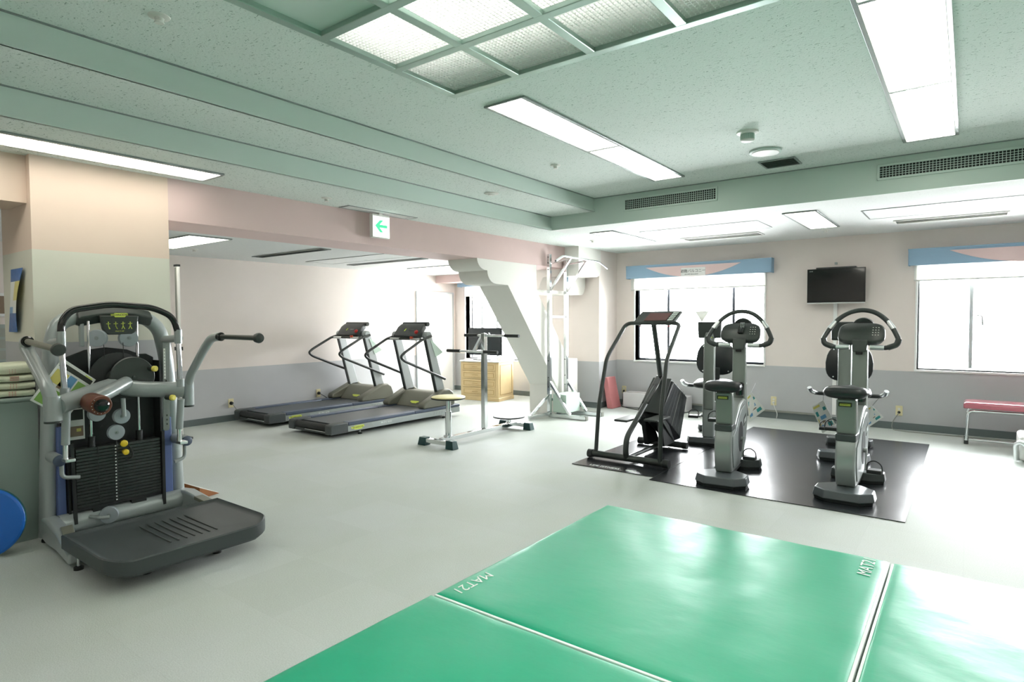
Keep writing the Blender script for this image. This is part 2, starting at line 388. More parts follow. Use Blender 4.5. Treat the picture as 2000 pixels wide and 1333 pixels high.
def wall_y(name, y0, y1, xs, z1, holes, bands, z0=0):
    """wall in an XZ plane with window holes (x0,x1,z0,z1), painted in horizontal bands [(z, material)]"""
    cutx = sorted({xs[0], xs[1], *[h[0] for h in holes], *[h[1] for h in holes]})
    cutz = sorted({z0, z1, *[h[2] for h in holes], *[h[3] for h in holes], *[b[0] for b in bands if z0 < b[0] < z1]})
    m = MB()
    for a, b in zip(cutx[:-1], cutx[1:]):
        for p, q in zip(cutz[:-1], cutz[1:]):
            cx, cz = (a+b)/2, (p+q)/2
            if any(h[0] < cx < h[1] and h[2] < cz < h[3] for h in holes): continue
            m.mi = max(i for i, bb in enumerate(bands) if bb[0] <= cz)
            m.box(a, b, y0, y1, p, q)
    bmesh.ops.remove_doubles(m.bm, verts=m.bm.verts, dist=1e-5)
    return struct(m.build(name, [b[1] for b in bands]))
W1 = (-4.13, -2.225, DZ, 2.0); W2 = (-.49, 1.5, DZ+.02, 2.0); W3 = (-7.62, -5.55, .62, 1.99)
wall_y('wall_back', BY, BY+.22, (-8.1, RX+.2), 2.5, [W1, W2, W3], [(0, 'dado'), (DZ-.005, 'wall')])
def wall_x(name, x0, x1, y0, y1, z1, bands, z0=0):
    zs = sorted({z0, z1, *[b[0] for b in bands if z0 < b[0] < z1]}); m = MB()
    for p, q in zip(zs[:-1], zs[1:]):
        m.mi = max(i for i, bb in enumerate(bands) if bb[0] <= (p+q)/2); m.box(x0, x1, y0, y1, p, q)
    return struct(m.build(name, [b[1] for b in bands]))
wall_x('wall_left', -8.1, LX, FYW, BY, 2.5, [(0, 'dado'), (DZ, 'wall')])
wall_x('wall_right', RX, RX+.2, FYW, BY, 2.95, [(0, 'dado'), (DZ, 'wall')])
wall_x('wall_front', -8.1, RX, FYW-.2, FYW, 2.95, [(0, 'dado'), (DZ, 'wall')])
# pillar on the left, with taped bands of colour
wall_x('wall_pillar', -5.27, -4.65, 1.22, 2.03, LOW, [(0, 'dado'), (1.215, 'cream'), (1.80, 'peach')])
# low header left of the pillar and the pink beam over the opening to the treadmill area
struct(MB().box(-5.1, -4.72, FYW, 1.22, 2.09, LOW).build('wall_header', 'peach'))
struct(MB().box(-5.15, -4.65, 2.03, 7.43, 2.08, LOW).build('wall_beam', 'pink'))
struct(MB().box(-7.9, -5.15, 8.13, 8.45, 2.03, TRD).build('wall_crossbeam', 'pink'))
# column at the windows
wall_x('wall_column', -5.6, -4.45, 8.08, BY, LOW, [(0, 'dado'), (DZ-.01, 'wall')])
# shaped white partition: stepped scallop corbel, ledge, leaning leg
def quarter(cx, cz, r0, r1, a0, a1, n=8): return [(cx+r0*math.cos(R(a0+(a1-a0)*i/n)), cz+r1*math.sin(R(a0+(a1-a0)*i/n))) for i in range(n+1)]
pts = quarter(5.66, 2.08, .17, .135, 180, 270) + quarter(5.85, 1.945, .17, .155, 180, 270)
pts += [(6.09, 1.785), (7.215, .41), (7.215, 0), (7.79, 0), (7.79, .768), (7.53, .776), (6.73, 1.735), (6.72, 2.08)]
p = MB(); p.prism(pts, 'x', -5.12, -4.655); struct(p.build('wall_partition', 'white_wall'))
# thin bar across the opening and the mirrored corbel by the column
struct(MB().box(-5.12, -4.66, 6.72, 7.45, 1.715, 1.755).build('trim_5', 'white_wall'))
pts = [(7.43, LOW), (7.43, 1.97)] + quarter(7.93, 2.11, .15, .14, 270, 360) + [(8.08, LOW)]
p = MB(); p.prism(pts, 'x', -4.66, -4.42); struct(p.build('trim_6', 'white_wall'))
pts = [(7.60, 1.985), (7.56, 1.975), (7.50, 1.90), (7.45, 1.80), (7.42, 1.765), (7.42, 1.71)] + quarter(7.90, 1.85, .13, .14, 270, 360) + [(8.03, 1.985)]
p = MB(); p.prism(pts, 'x', -5.12, -4.665); struct(p.build('trim_7', 'white_wall'))
# skirtings
def skirt(name, *boxes):
    m = MB()
    for b in boxes: m.box(*b)
    return struct(m.build(name, 'skirting', bevel=.002))
skirt('baseboard_back', (-4.45, RX, BY-.012, BY, 0, .085), (-7.9, -5.6, BY-.012, BY, 0, .085))
skirt('baseboard_left', (LX, LX+.012, 2.0, 7.60, 0, .085), (LX, LX+.012, 8.6, BY, 0, .085))
skirt('baseboard_column', (-5.61, -4.44, 8.068, 8.08, 0, .085), (-4.45, -4.438, 8.08, BY, 0, .085), (-4.655, -4.643, 7.215, 7.79, 0, .085))
skirt('baseboard_pillar', (-4.65, -4.638, 1.22, 2.03, 0, .085), (-5.27, -4.64, 2.03, 2.042, 0, .085))
# pipe cover running above the skirting under the first window
tag(MB().box(-4.2, -1.5, BY-.03, BY-.012, .088, .112).build('cable_duct', 'cable'), 'thin grey cable duct running along the wall just above the baseboard', 'cable duct')

# ---- windows
def window(name, h, bars, dark, rail=True):
    x0, x1, z0, z1 = h; e = structure(name, (x0, BY, z0)); off = (x0, BY, z0)
    m = MB(off)   # white casing round the reveal
    t = .022
    m.box(x0-t, x0, BY-.012, BY+.2, z0-t, z1); m.box(x1, x1+t, BY-.012, BY+.2, z0-t, z1); m.box(x0-t, x1+t, BY-.018, BY+.2, z0-t, z0)
    m.build('window_casing', 'white', e)
    m = MB(off); fm = 'frame_dark' if dark else 'frame_light'; y0, y1 = BY+.10, BY+.15
    jw = .03 if dark else .016
    m.box(x0+.001, x0+jw, y0, y1, z0, z1); m.box(x1-jw, x1-.001, y0, y1, z0, z1); m.box(x0, x1, y0, y1, z0+.001, z0+(.03 if dark else .012)); m.box(x0, x1, y0, y1, z1-.03, z1)
    m.build('window_frame', fm, e, bevel=.003)
    for i, b in enumerate(bars):
        m = MB(off); m.box(b-.018, b+.018, y0-.01-.01*(i % 2), y1-.01, z0+.03, z1-.03); m.build('mullion', fm, e, bevel=.003)
    m = MB(off); m.box(x0+.015, x1-.015, BY+.122, BY+.126, z0+.02, z1-.02); m.build('pane', 'glass', e)
    return e, off
e1, off1 = window('window_1', W1, (-3.63, -2.66), True)
m = MB(off1); m.prism([(-3.23, 1.46), (-3.02, 1.46), (-3.125, 1.30)], 'y', BY+.116, BY+.119); m.build('triangle_sticker', 'offwhite', e1)
e2, off2 = window('window_2', W2, (.02, .62), False)
m = MB(off2); m.tube([(.06, BY+.09, 1.38), (.06, BY+.06, 1.38), (.12, BY+.06, 1.37), (.125, BY+.06, 1.26)], .008, .02); m.build('window_handle', 'frame_light', e2)
e3, off3 = window('window_3', W3, (-7.30, -6.93), False)
# portals: the daylight enters through the three openings
for h in (W1, W2, W3):
    ld = bpy.data.lights.new('daylight_portal', 'AREA'); ld.shape = 'RECTANGLE'; ld.size = h[1]-h[0]; ld.size_y = h[3]-h[2]; ld.cycles.is_portal = True
    lo = bpy.data.objects.new('daylight_portal', ld); COL.objects.link(lo); lo.location = ((h[0]+h[1])/2, BY+.19, (h[2]+h[3])/2); lo.rotation_euler = (R(-90), 0, 0)

def valance(x0, x1, ax0, ax1, label, blindx, writing=False, z0=1.965, z1=2.16):
    y0 = BY-.13; e = thing('window_valance', label, 'valance', ((x0+x1)/2, BY, z0), 0, None); off = e.location
    m = MB(off); m.box(x0, x1, y0, y0+.015, z0, z1); m.box(x0, x0+.015, y0+.015, BY-.001, z0, z1); m.box(x1-.015, x1, y0+.015, BY-.001, z0, z1); m.box(x0, x1, y0, BY-.001, z1-.012, z1)
    m.build('board', 'valblue', e, bevel=.004)
    c0, hw = (ax0+ax1)/2, (ax1-ax0)/2; zt = z1-.04
    pts = [(c0+hw*(1-i/14), zt-(zt-z0+.008)*(1-(1-i/14)**2)) for i in range(29)]
    m = MB(off); m.prism(pts, 'y', y0-.008, y0-.0005); m.build('arc_panel', 'valpink', e)
    if writing:
        s0 = MB(off); s0.box(-3.345, -2.99, y0-.012, y0-.0085, 1.965, 2.085); sp = s0.build('sign_plate', 'white', e)
        text('lettering', '避難バルコニー', .052, 'ink', sp, Vector((-3.17, y0-.0128, 2.035))-off, FY)
        text('lettering', 'ESCAPE BALCONY', .024, 'ink', sp, Vector((-3.19, y0-.0128, 1.99))-off, FY)
    b0, b1 = blindx
    e2_ = thing('roller_blind', label.replace('valance', 'roller blind').split(' with ')[0] + ', rolled mostly up', 'blind', ((b0+b1)/2, BY, 1.8)); off = e2_.location
    m = MB(off); m.box(b0, b1, BY-.028, BY-.026, 1.80, 2.1); m.build('blind_cloth', 'blind', e2_)
    m = MB(off); m.box(b0, b1, BY-.032, BY-.022, 1.785, 1.802); m.build('bottom_bar', 'offwhite', e2_, bevel=.002)
    return e
v1 = valance(-4.225, -2.105, -3.9, -2.50, 'pale blue valance with pink arc and small white sign over the window behind the stepper', (-4.19, -2.2), True)
v2 = valance(-.583, 1.62, -.19, 1.2, 'pale blue valance with pink arc over the window by the red bench', (-.53, 1.56))
v3 = valance(-7.72, -5.65, -7.2, -6.1, 'grey blue valance over the far window behind the wooden chest', (-7.62, -5.7))
for o in list(bpy.data.objects):
    if o.name.startswith('roller_blind'):
        x = o.location.x
        o['label'] = ('white roller blind rolled up over the window behind the stepper' if -4 < x < -2.5 else
                      'white roller blind rolled up over the window above the red bench' if x > 0 else 'white roller blind rolled up over the far window behind the chest')

# white door on the treadmill-side wall
e = structure('door_1', (LX, 8.1, 0)); off = (LX, 8.1, 0)
MB(off).box(LX, LX+.02, 7.64, 8.56, 0, 1.84).build('door_leaf', 'white', e, bevel=.003)
m = MB(off); m.box(LX, LX+.03, 7.615, 7.64, 0, 1.865); m.box(LX, LX+.03, 8.56, 8.585, 0, 1.865); m.box(LX, LX+.03, 7.64, 8.56, 1.84, 1.865); m.build('door_frame', 'frame_light', e)

# ================================================================ CEILING FITTINGS
def troffer(name, x0, x1, ys, z, label, cross=False, group='recessed fluorescent lights'):
    y0, y1 = ys[0], ys[-1]; e = thing(name, label, 'ceiling light', ((x0+x1)/2, (y0+y1)/2, z), 0, None); off = e.location; t = .022
    m = MB(off); m.box(x0, x0+t, y0, y1, z-.012, z-.0005); m.box(x1-t, x1, y0, y1, z-.012, z-.0005)
    for y in ys: m.box(x0+t, x1-t, max(y-t/2, y0), min(y+t/2, y1), z-.012, z-.0005)
    m.build('frame', 'fixture', e, bevel=.002)
    for a, b in zip(ys[:-1], ys[1:]):
        MB(off).box(x0+t, x1-t, a+t/2, b-t/2, z-.007, z-.001).build('diffuser', 'lamp', e)
    return e
troffer('ceiling_light', -2.44, -2.13, (2.95, 4.22, 5.50), HIGH, 'long twin recessed fluorescent light left of the ceiling smoke detector')
troffer('ceiling_light', -.42, -.08, (1.7, 2.95, 4.22, 5.47), HIGH, 'large recessed fluorescent light at the top right above the bikes')
troffer('ceiling_light', -4.52, -4.205, (-.3, .95, 2.22), LOW, 'long recessed fluorescent light in front of the left pillar')
troffer('ceiling_light', -3.645, -3.33, (6.38, 7.6), LOW, 'recessed fluorescent light near the pull-up bar station')
troffer('ceiling_light', -1.49, -1.175, (6.39, 7.67), LOW, 'recessed fluorescent light above the wall television')
troffer('ceiling_light', -7.15, -5.88, (2.75, 3.17), TRD, 'recessed light glimpsed under the pink beam beside the pillar')
troffer('ceiling_light', -7.1, -5.8, (6.66, 7.3), TRD, 'recessed light over the far end of the treadmill area')
troffer('ceiling_light', 1.6, 1.94, (1.7, 2.95, 4.22, 5.47), HIGH, 'recessed fluorescent light outside the right edge')
troffer('ceiling_light', -7.1, -5.8, (-.6, -.1), TRD, 'recessed light over the reception behind the counter')

troffer('ceiling_light', -2.44, -2.13, (-2.6, -1.35, -.1), HIGH, 'added twin fill light, unseen behind the camera, left row')  # three unseen troffers added as fill for the left side and ceiling
troffer('ceiling_light', -.42, -.08, (-2.6, -1.35, -.1), HIGH, 'added twin fill light, unseen behind the camera, middle row')
troffer('ceiling_light', 1.6, 1.94, (-2.6, -1.35, -.1), HIGH, 'added twin fill light, unseen behind the camera, right row')

# louvered skylight panel
e = thing('louver_light', 'large square-celled louver light panel with aluminium frame in the ceiling', 'ceiling light', (-1.04, 1.75, HIGH)); off = e.location
xs = [-2.42+.459*i for i in range(7)]; ys = [2.66-.4525*i for i in range(5)]
m = MB(off); bw = .024
for x in xs: m.box(x-bw, x+bw, ys[-1], ys[0], HIGH-.028, HIGH+.006)
for y in ys: m.box(xs[0]-bw, xs[-1]+bw, y-bw, y+bw, HIGH-.0285, HIGH+.006)
m.build('frame', 'louverframe', e, bevel=.003)
for i in range(6):
    for j in range(4):
        a, b, c1, d = xs[i]+bw, xs[i+1]-bw, ys[j+1]+bw, ys[j]-bw
        if i == 0 and j >= 2: MB(off).box(a, b, c1, d, HIGH-.004, HIGH+.002).build('blank_panel', 'greenpaint', e); continue
        m = MB(off); n = 19
        for k in range(n+1):
            x = a+(b-a)*k/n; m.box(x-.001, x+.001, c1, d, HIGH-.006, HIGH+.015)
            y = c1+(d-c1)*k/n; m.box(a, b, y-.001, y+.001, HIGH-.006, HIGH+.015)
        m.build('louver_grid', 'white', e)
m = MB(off); x0, x1, y0, y1 = hole; m.box(x0, x1, y0, y1, 2.96, 2.97); m.box(x0-.01, x0, y0, y1, HIGH, 2.96); m.box(x1, x1+.01, y0, y1, HIGH, 2.96); m.box(x0, x1, y0-.01, y0, HIGH, 2.96); m.box(x0, x1, y1, y1+.01, HIGH, 2.96)
m.build('light_well', 'wellgreen', e)
MB(off).box(-2.35, .3, .9, 2.26, 2.89, 2.90).build('lamp_sheet', 'lamp_well', e)

# small round fittings
def sprinkler(x, y, z, label):
    m = MB((x, y, z)); m.lathe((x, y, z), (0, 0, -1), [(-.001, .045), (.004, .043), (.008, .03), (.009, .02), (.022, .016), (.026, .02), (.03, .018)]); o = m.build('sprinkler_head', 'offwhite'); o.location = (x, y, z)
    return tag(o, label, 'sprinkler')
sprinkler(-2.848, 1.225, HIGH, 'round sprinkler head in the upper left ceiling nearest the camera')
sprinkler(-2.873, 4.442, HIGH, 'small sprinkler head left of the long twin fluorescent light')
sprinkler(-4.361, 3.182, LOW, 'small sprinkler head on the low ceiling beside the pink beam')
sprinkler(-1.354, 7.892, LOW, 'small sprinkler head behind the square light by the window wall')
sprinkler(-3.966, 7.031, LOW, 'small sprinkler head beside the light near the pull-up station')
sprinkler(-7.05, 3.35, TRD, 'small sprinkler head beside the light under the pink beam')
m = MB((-3.607, 4.47, MID)); m.lathe((-3.607, 4.47, MID), (0, 0, -1), [(-.001, .07), (.006, .068), (.012, .045), (.014, .03), (.02, .028)]); o = m.build('ceiling_detector', 'offwhite'); o.location = (-3.607, 4.47, MID)
tag(o, 'flat round detector on the middle ceiling step', 'detector')
e = thing('smoke_detector', 'white ribbed smoke detector hanging from the ceiling', 'smoke detector', (-1.284, 4.499, HIGH)); off = e.location
m = MB(off); m.lathe((-1.284, 4.499, HIGH), (0, 0, -1), [(.0005, .075), (.01, .072), (.016, .05)]); m.build('base', 'offwhite', e)
m = MB(off); m.lathe((-1.284, 4.499, HIGH-.015), (0, 0, -1), [(0, .04), (.05, .04)])
for k in range(20):
    a = 2*math.pi*k/20; m.box(-1.284+.045*math.cos(a)-.003, -1.284+.045*math.cos(a)+.003, 4.499+.045*math.sin(a)-.003, 4.499+.045*math.sin(a)+.003, HIGH-.055, HIGH-.014)
m.build('ribbed_body', 'greenpaint', e)
m = MB(off); m.lathe((-1.284, 4.499, HIGH-.055), (0, 0, -1), [(0, .046), (.008, .044), (.014, .03)]); m.build('cap', 'offwhite', e)
e = thing('ceiling_speaker', 'flat round ceiling speaker with pale rim behind the smoke detector', 'speaker', (-1.314, 5.09, HIGH)); off = e.location
MB(off).lathe(e.location, (0, 0, -1), [(.0005, .12), (.012, .12), (.016, .11)]).build('rim', 'greenpaint', e)
MB(off).lathe(Vector(off)-Vector((0, 0, .013)), (0, 0, -1), [(0, .105), (.008, .1)]).build('grille', 'offwhite', e)
def ceil_vent(x0, x1, y0, y1, z, label, slats=6, m_='fixture'):
    e = thing('ceiling_vent', label, 'vent', ((x0+x1)/2, (y0+y1)/2, z)); off = e.location
    m = MB(off); t = .015; m.box(x0, x1, y0, y0+t, z-.01, z-.0005); m.box(x0, x1, y1-t, y1, z-.01, z-.0005); m.box(x0, x0+t, y0+t, y1-t, z-.01, z-.0005); m.box(x1-t, x1, y0+t, y1-t, z-.01, z-.0005); m.build('frame', m_, e)
    m = MB(off)
    for k in range(slats):
        y = y0+t+(y1-y0-2*t)*(k+.5)/slats; m.hexa([(x0+t, y-.006, z-.008), (x1-t, y-.006, z-.008), (x1-t, y-.004, z-.008), (x0+t, y-.004, z-.008)], [(x0+t, y+.004, z-.001), (x1-t, y+.004, z-.001), (x1-t, y+.006, z-.001), (x0+t, y+.006, z-.001)])
    m.build('slats', m_, e)
    MB(off).box(x0+t, x1-t, y0+t, y1-t, z-.0015, z-.0004).build('backing', 'cable' if slats > 5 or m_ != 'fixture' else 'skirting', e)
    return e
ceil_vent(-1.455, -1.163, 5.40, 5.675, HIGH, 'square grey ceiling vent in front of the green beam', 9)
ceil_vent(-2.98, -2.02, 7.54, 7.84, LOW, 'long narrow air slot over the window behind the stepper', 3, 'offwhite')
ceil_vent(-.66, .30, 7.6, 7.85, LOW, 'long narrow air slot over the window above the red bench', 3, 'offwhite')
ceil_vent(-7.28, -5.85, 4.17, 4.32, TRD, 'dark linear air slot in the treadmill area ceiling nearest the camera', 3)
ceil_vent(-7.3, -5.75, 5.66, 5.78, TRD, 'pale linear air slot further back in the treadmill area ceiling', 3)
def hatch(x0, x1, y0, y1, z, label, split=None):
    e = thing('ceiling_hatch', label, 'hatch', ((x0+x1)/2, (y0+y1)/2, z)); off = e.location; t = .014
    m = MB(off); m.box(x0, x1, y0, y0+t, z-.006, z-.0005); m.box(x0, x1, y1-t, y1, z-.006, z-.0005); m.box(x0, x0+t, y0+t, y1-t, z-.006, z-.0005); m.box(x1-t, x1, y0+t, y1-t, z-.006, z-.0005)
    if split: m.box(split-t/2, split+t/2, y0+t, y1-t, z-.006, z-.0005)
    m.build('frame', 'fixture', e)
    for a, b in ([(x0+t, x1-t)] if not split else [(x0+t, split-t/2), (split+t/2, x1-t)]):
        pn = MB(off).box(a, b, y0+t, y1-t, z-.004, z-.0006).build('panel', 'tile_white', e)
        MB(off).box((a+b)/2-.03, (a+b)/2+.03, y1-t-.06, y1-t-.05, z-.005, z-.0038).build('latch', 'fixture', pn)
hatch(-3.14, -1.80, 6.68, 7.29, LOW, 'wide access hatch in the ceiling above the stepper')
hatch(-.85, .55, 6.71, 7.33, LOW, 'wide double access hatch in the ceiling above the right window', -.16)
hatch(-7.35, -5.72, 5.0, 5.45, TRD, 'access hatch in the lower ceiling above the treadmills')
hatch(-4.62, -4.47, 3.5, 4.35, LOW, 'narrow strip hatch above the exit sign')
def wall_grille(x0, x1, z0, z1, label, ncol):
    y = 5.915; e = thing('air_grille', label, 'vent', ((x0+x1)/2, y, z0)); off = e.location; t = .018
    m = MB(off); m.box(x0, x1, y-.012, y-.0005, z0, z0+t); m.box(x0, x1, y-.012, y-.0005, z1-t, z1); m.box(x0, x0+t, y-.012, y-.0005, z0+t, z1-t); m.box(x1-t, x1, y-.012, y-.0005, z0+t, z1-t)
    m.build('frame', 'greenpaint', e, bevel=.002)
    MB(off).box(x0+t, x1-t, y-.003, y-.001, z0+t, z1-t).build('backing', 'grille', e)
    m = MB(off)
    for k in range(1, ncol): x = x0+t+(x1-x0-2*t)*k/ncol; m.box(x-.002, x+.002, y-.010, y-.004, z0+t, z1-t)
    for k in range(1, 5): z = z0+t+(z1-z0-2*t)*k/5; m.box(x0+t, x1-t, y-.009, y-.005, z-.0018, z+.0018)
    m.build('grid', 'greenpaint', e)
wall_grille(-2.96, -1.963, 2.495, 2.63, 'rectangular air grille on the green beam above the stepper', 44)
wall_grille(-.633, .72, 2.497, 2.625, 'long air grille on the green beam at the right', 58)
# exit sign
e = thing('exit_sign', 'lit white sign box with a green left arrow hanging by the pink beam', 'exit sign', (-4.56, 3.93, LOW), R(90))
MB().box(-.108, .108, -.022, .022, -.245, -.022).build('housing', 'offwhite', e, bevel=.004)
MB().box(-.101, .101, -.0245, -.0215, -.235, -.042).build('face', 'signwhite', e)
MB().prism([(-.078, -.132), (-.018, -.075), (.022, -.075), (-.022, -.119), (.072, -.119), (.072, -.147), (-.022, -.147), (.022, -.192), (-.018, -.192)], 'y', -.026, -.0242).build('arrow', 'signgreen', e)
text('lettering', '非', .04, 'teal_end', e, (.075, -.0256, -.205), FY)
MB().box(-.02, .02, -.018, .018, -.023, -.0005).build('ceiling_mount', 'offwhite', e)

# ================================================================ WALL FITTINGS
def outlet_y(x, z, label, plug=None, y=BY):
    e = thing('power_outlet', label, 'outlet', (x, y, z), 0, None); off = e.location
    MB(off).box(x-.036, x+.036, y-.008, y-.0005, z-.06, z+.06).build('plate', 'ivory', e, bevel=.003)
    for dz in (-.022, .02): MB(off).box(x-.012, x+.012, y-.011, y-.0075, z+dz-.012, z+dz+.012).build('socket', 'offwhite', e, bevel=.002)
    if plug: MB(off).lathe((x, y-.009, z-.02), (0, -1, 0), [(0, .016), (.02, .014), (.03, .007)]).build('plug', plug, e)
outlet_y(-4.315, .24, 'ivory power outlet in the corner beside the white heater', 'black')
outlet_y(-2.09, .235, 'ivory power outlet on the wall between the two bike pairs', 'cablewhite')
outlet_y(-.655, .228, 'ivory power outlet on the wall left of the red bench', 'black')
def outlet_x(y, z, label):
    x = LX; e = thing('power_outlet', label, 'outlet', (x, y, z)); off = e.location
    MB(off).box(x+.0005, x+.008, y-.036, y+.036, z-.06, z+.06).build('plate', 'ivory', e, bevel=.003)
    MB(off).lathe((x+.008, y, z), (1, 0, 0), [(0, .024), (.025, .022), (.04, .01)]).build('plug', 'black', e)
outlet_x(4.19, .24, 'ivory outlet with black plug on the left wall, nearest the pillar')
outlet_x(5.56, .24, 'ivory outlet with black plug behind the farther treadmill handrail')
def cord(pts, label, m_='cable', r=.005, fil=.12): return tag(MB().tube(pts, r, fil, 8).build('floor_cable', m_), label, 'cable')
cord([(LX+.045, 4.19, .235), (LX+.09, 4.22, .16), (LX+.10, 4.28, .02), (LX+.06, 4.9, .008)], 'grey cord dropping from the left wall outlet to the farther treadmill')
cord([(LX+.045, 5.56, .235), (LX+.05, 5.7, .15), (LX+.04, 5.8, .006)], 'short dark cord from the outlet behind the treadmills', 'black')
cord([(-2.09, BY-.035, .21), (-2.06, BY-.05, .14), (-2.03, BY-.05, .07), (-2.04, BY-.05, .01)], 'thin white cord hanging from the outlet between the bike pairs', 'cablewhite')
cord([(-.655, BY-.035, .205), (-.72, BY-.06, .09), (-.72, BY-.10, .006), (-.55, BY-.16, .006), (-.2, BY-.17, .006), (.35, BY-.14, .006), (1.1, BY-.1, .006)], 'grey cord running along the floor from the outlet towards the red bench')
cord([(-4.315, BY-.035, .22), (-4.28, BY-.12, .1), (-4.27, BY-.22, .006), (-3.95, BY-.4, .006), (-3.6, BY-.5, .006)], 'black cord trailing on the floor in front of the white heater', 'black')

e = thing('wall_television', 'flat black television mounted on the window wall above the bikes', 'television', (-1.34, BY, 1.535)); off = e.location; yt = BY-.15
MB(off).box(-1.665, -1.015, yt, yt+.05, 1.548, 1.975).build('bezel', 'blackgloss', e, bevel=.004)
MB(off).box(-1.65, -1.03, yt-.002, yt, 1.575, 1.96).build('screen', 'screen', e)
MB(off).box(-1.66, -1.02, yt-.004, yt+.02, 1.535, 1.549).build('silver_strip', 'brushed', e, bevel=.002)
m = MB(off); m.box(-1.57, -1.12, yt+.03, yt+.12, 1.978, 1.995); m.box(-1.45, -1.25, yt+.05, BY-.001, 1.7, 1.9); m.build('wall_bracket', 'blackmetal', e, bevel=.003)
text('lettering', 'AQUOS', .012, 'inkwhite', e, Vector((-1.62, yt-.003, 1.945))-off, FY)
tag(MB().box(-1.382, -1.338, BY-.014, BY-.0005, .113, 1.6).build('cable_cover', 'white', bevel=.003), 'vertical white cable cover on the wall below the television', 'cable cover')
tag(MB().box(-1.375, -1.345, BY-.02, BY-.0005, 2.03, 2.06).build('wall_socket', 'fixture', bevel=.002), 'tiny grey aerial socket on the wall above the television', 'socket')

e = thing('wall_heater', 'long low white heater on the floor under the window', 'heater', (-3.7, 8.5, 0)); off = e.location
MB(off).box(-4.2, -3.2, 8.37, 8.60, .012, .235).build('casing', 'heater', e, bevel=.012)
MB(off).box(-4.16, -3.24, 8.39, 8.58, 0, .014).build('foot', 'skirting', e)
MB(off).box(-4.15, -3.25, 8.42, 8.44, .233, .238).build('top_slot', 'cable', e)

# red board leaning on the column
m = MB(); m.hexa([(-4.34, 8.13, .001), (-4.25, 8.13, .001), (-4.25, 8.42, .001), (-4.34, 8.42, .001)], [(-4.425, 8.15, .46), (-4.345, 8.15, .47), (-4.345, 8.40, .47), (-4.425, 8.40, .46)])
tag(m.build('exercise_pad', 'redmat', bevel=.008), 'faded red pad leaning against the white column in the corner', 'pad')

# ================================================================ FLOOR MATS
def gym_mat(x0, x1, y0, y1, label, edges, nx=40):
    e = thing('gym_mat', label, 'mat', ((x0+x1)/2, (y0+y1)/2, 0)); off = e.location
    m = MB(off); ny = nx; g = []
    def h(u, v):
        d = min(u*(x1-x0), (1-u)*(x1-x0), v*(y1-y0), (1-v)*(y1-y0))
        return .048 - .010*math.exp(-d/.008) + .0012*math.sin(u*23+v*9)*math.sin(v*17)
    us = [0, .0025, .006, .012, .03] + [.05+.9*i/nx for i in range(nx+1)] + [.97, .988, .994, .9975, 1]
    for u in us: g.append([m.v((x0+(x1-x0)*u, y0+(y1-y0)*v, h(u, v))) for v in us])
    N = len(us)
    for i in range(N-1):
        for j in range(N-1): m._f([g[i][j], g[i+1][j], g[i+1][j+1], g[i][j+1]])
    rim = [(i, 0) for i in range(N)] + [(N-1, j) for j in range(1, N)] + [(i, N-1) for i in range(N-2, -1, -1)] + [(0, j) for j in range(N-2, 0, -1)]
    low = [m.v((g[i][j].co+off)*1) for i, j in rim]
    for v_ in low: v_.co.z = .001 - off.z
    for k in range(len(rim)):
        a = g[rim[k][0]][rim[k][1]]; b = g[rim[(k+1) % len(rim)][0]][rim[(k+1) % len(rim)][1]]; m._f([a, b, low[(k+1) % len(rim)], low[k]])
    m.build('cover', 'greenmat', e, angle=60)
    for a in edges: MB(off).box(*a).build('edge_strip', 'inkwhite', e, bevel=.002)
    return e, off
ga, offa = gym_mat(-2.01, -.318, 2.045, 3.77, 'green vinyl gym mat with white lettering, in the middle of the three', [(-.325, -.311, 2.06, 3.75, .02, .047), (-2.0, -.33, 2.031, 2.045, .015, .046)])
gym_mat(-2.02, -.318, .30, 2.03, 'green vinyl gym mat at the bottom of the picture, nearest the camera', [])
gym_mat(-.300, 1.40, 2.045, 3.765, 'green vinyl gym mat at the right edge, brightened by window glare', [(-.303, -.292, 2.06, 3.74, .02, .047)])
gym_mat(-.300, 1.40, .30, 2.03, 'green vinyl gym mat below the right-hand mat, out at the lower right', [])
text('mat_lettering', 'MAT21', .088, 'inkwhite', ga, Vector((-1.935, 2.24, .0495))-offa, (0, 0, R(-90)), (1, 1, 1), .0006, shear=.15)
text('mat_lettering', 'MAT21', .088, 'inkwhite', ga, Vector((-.40, 3.61, .0495))-offa, (0, 0, R(90)), (1, 1, 1), .0006, shear=.15)
tag(MB().box(-2.93, -2.12, 4.80, 6.45, .0035, .0085).build('rubber_mat', 'rubbermat', bevel=.001), 'narrow black rubber mat under the stepper', 'mat')
tag(MB().box(-2.115, -.31, 4.70, 7.775, .001, .006).build('rubber_mat', 'rubbermat', bevel=.001), 'large glossy black rubber mat under the exercise bikes', 'mat')
rm = bpy.data.objects['rubber_mat']
text('mat_lettering', 'LIFE FITNESS', .055, 'inkwhite', rm, (-2.62, 4.86, .0086), (0, 0, 0), depth=.0004)
m_ = MB(); m_.prism([(-2.36+.05*math.cos(2*math.pi*i/20), 4.86+.022*math.sin(2*math.pi*i/20)) for i in range(20)], 'z', .0084, .0092); m_.build('mat_logo', 'inkwhite', rm)

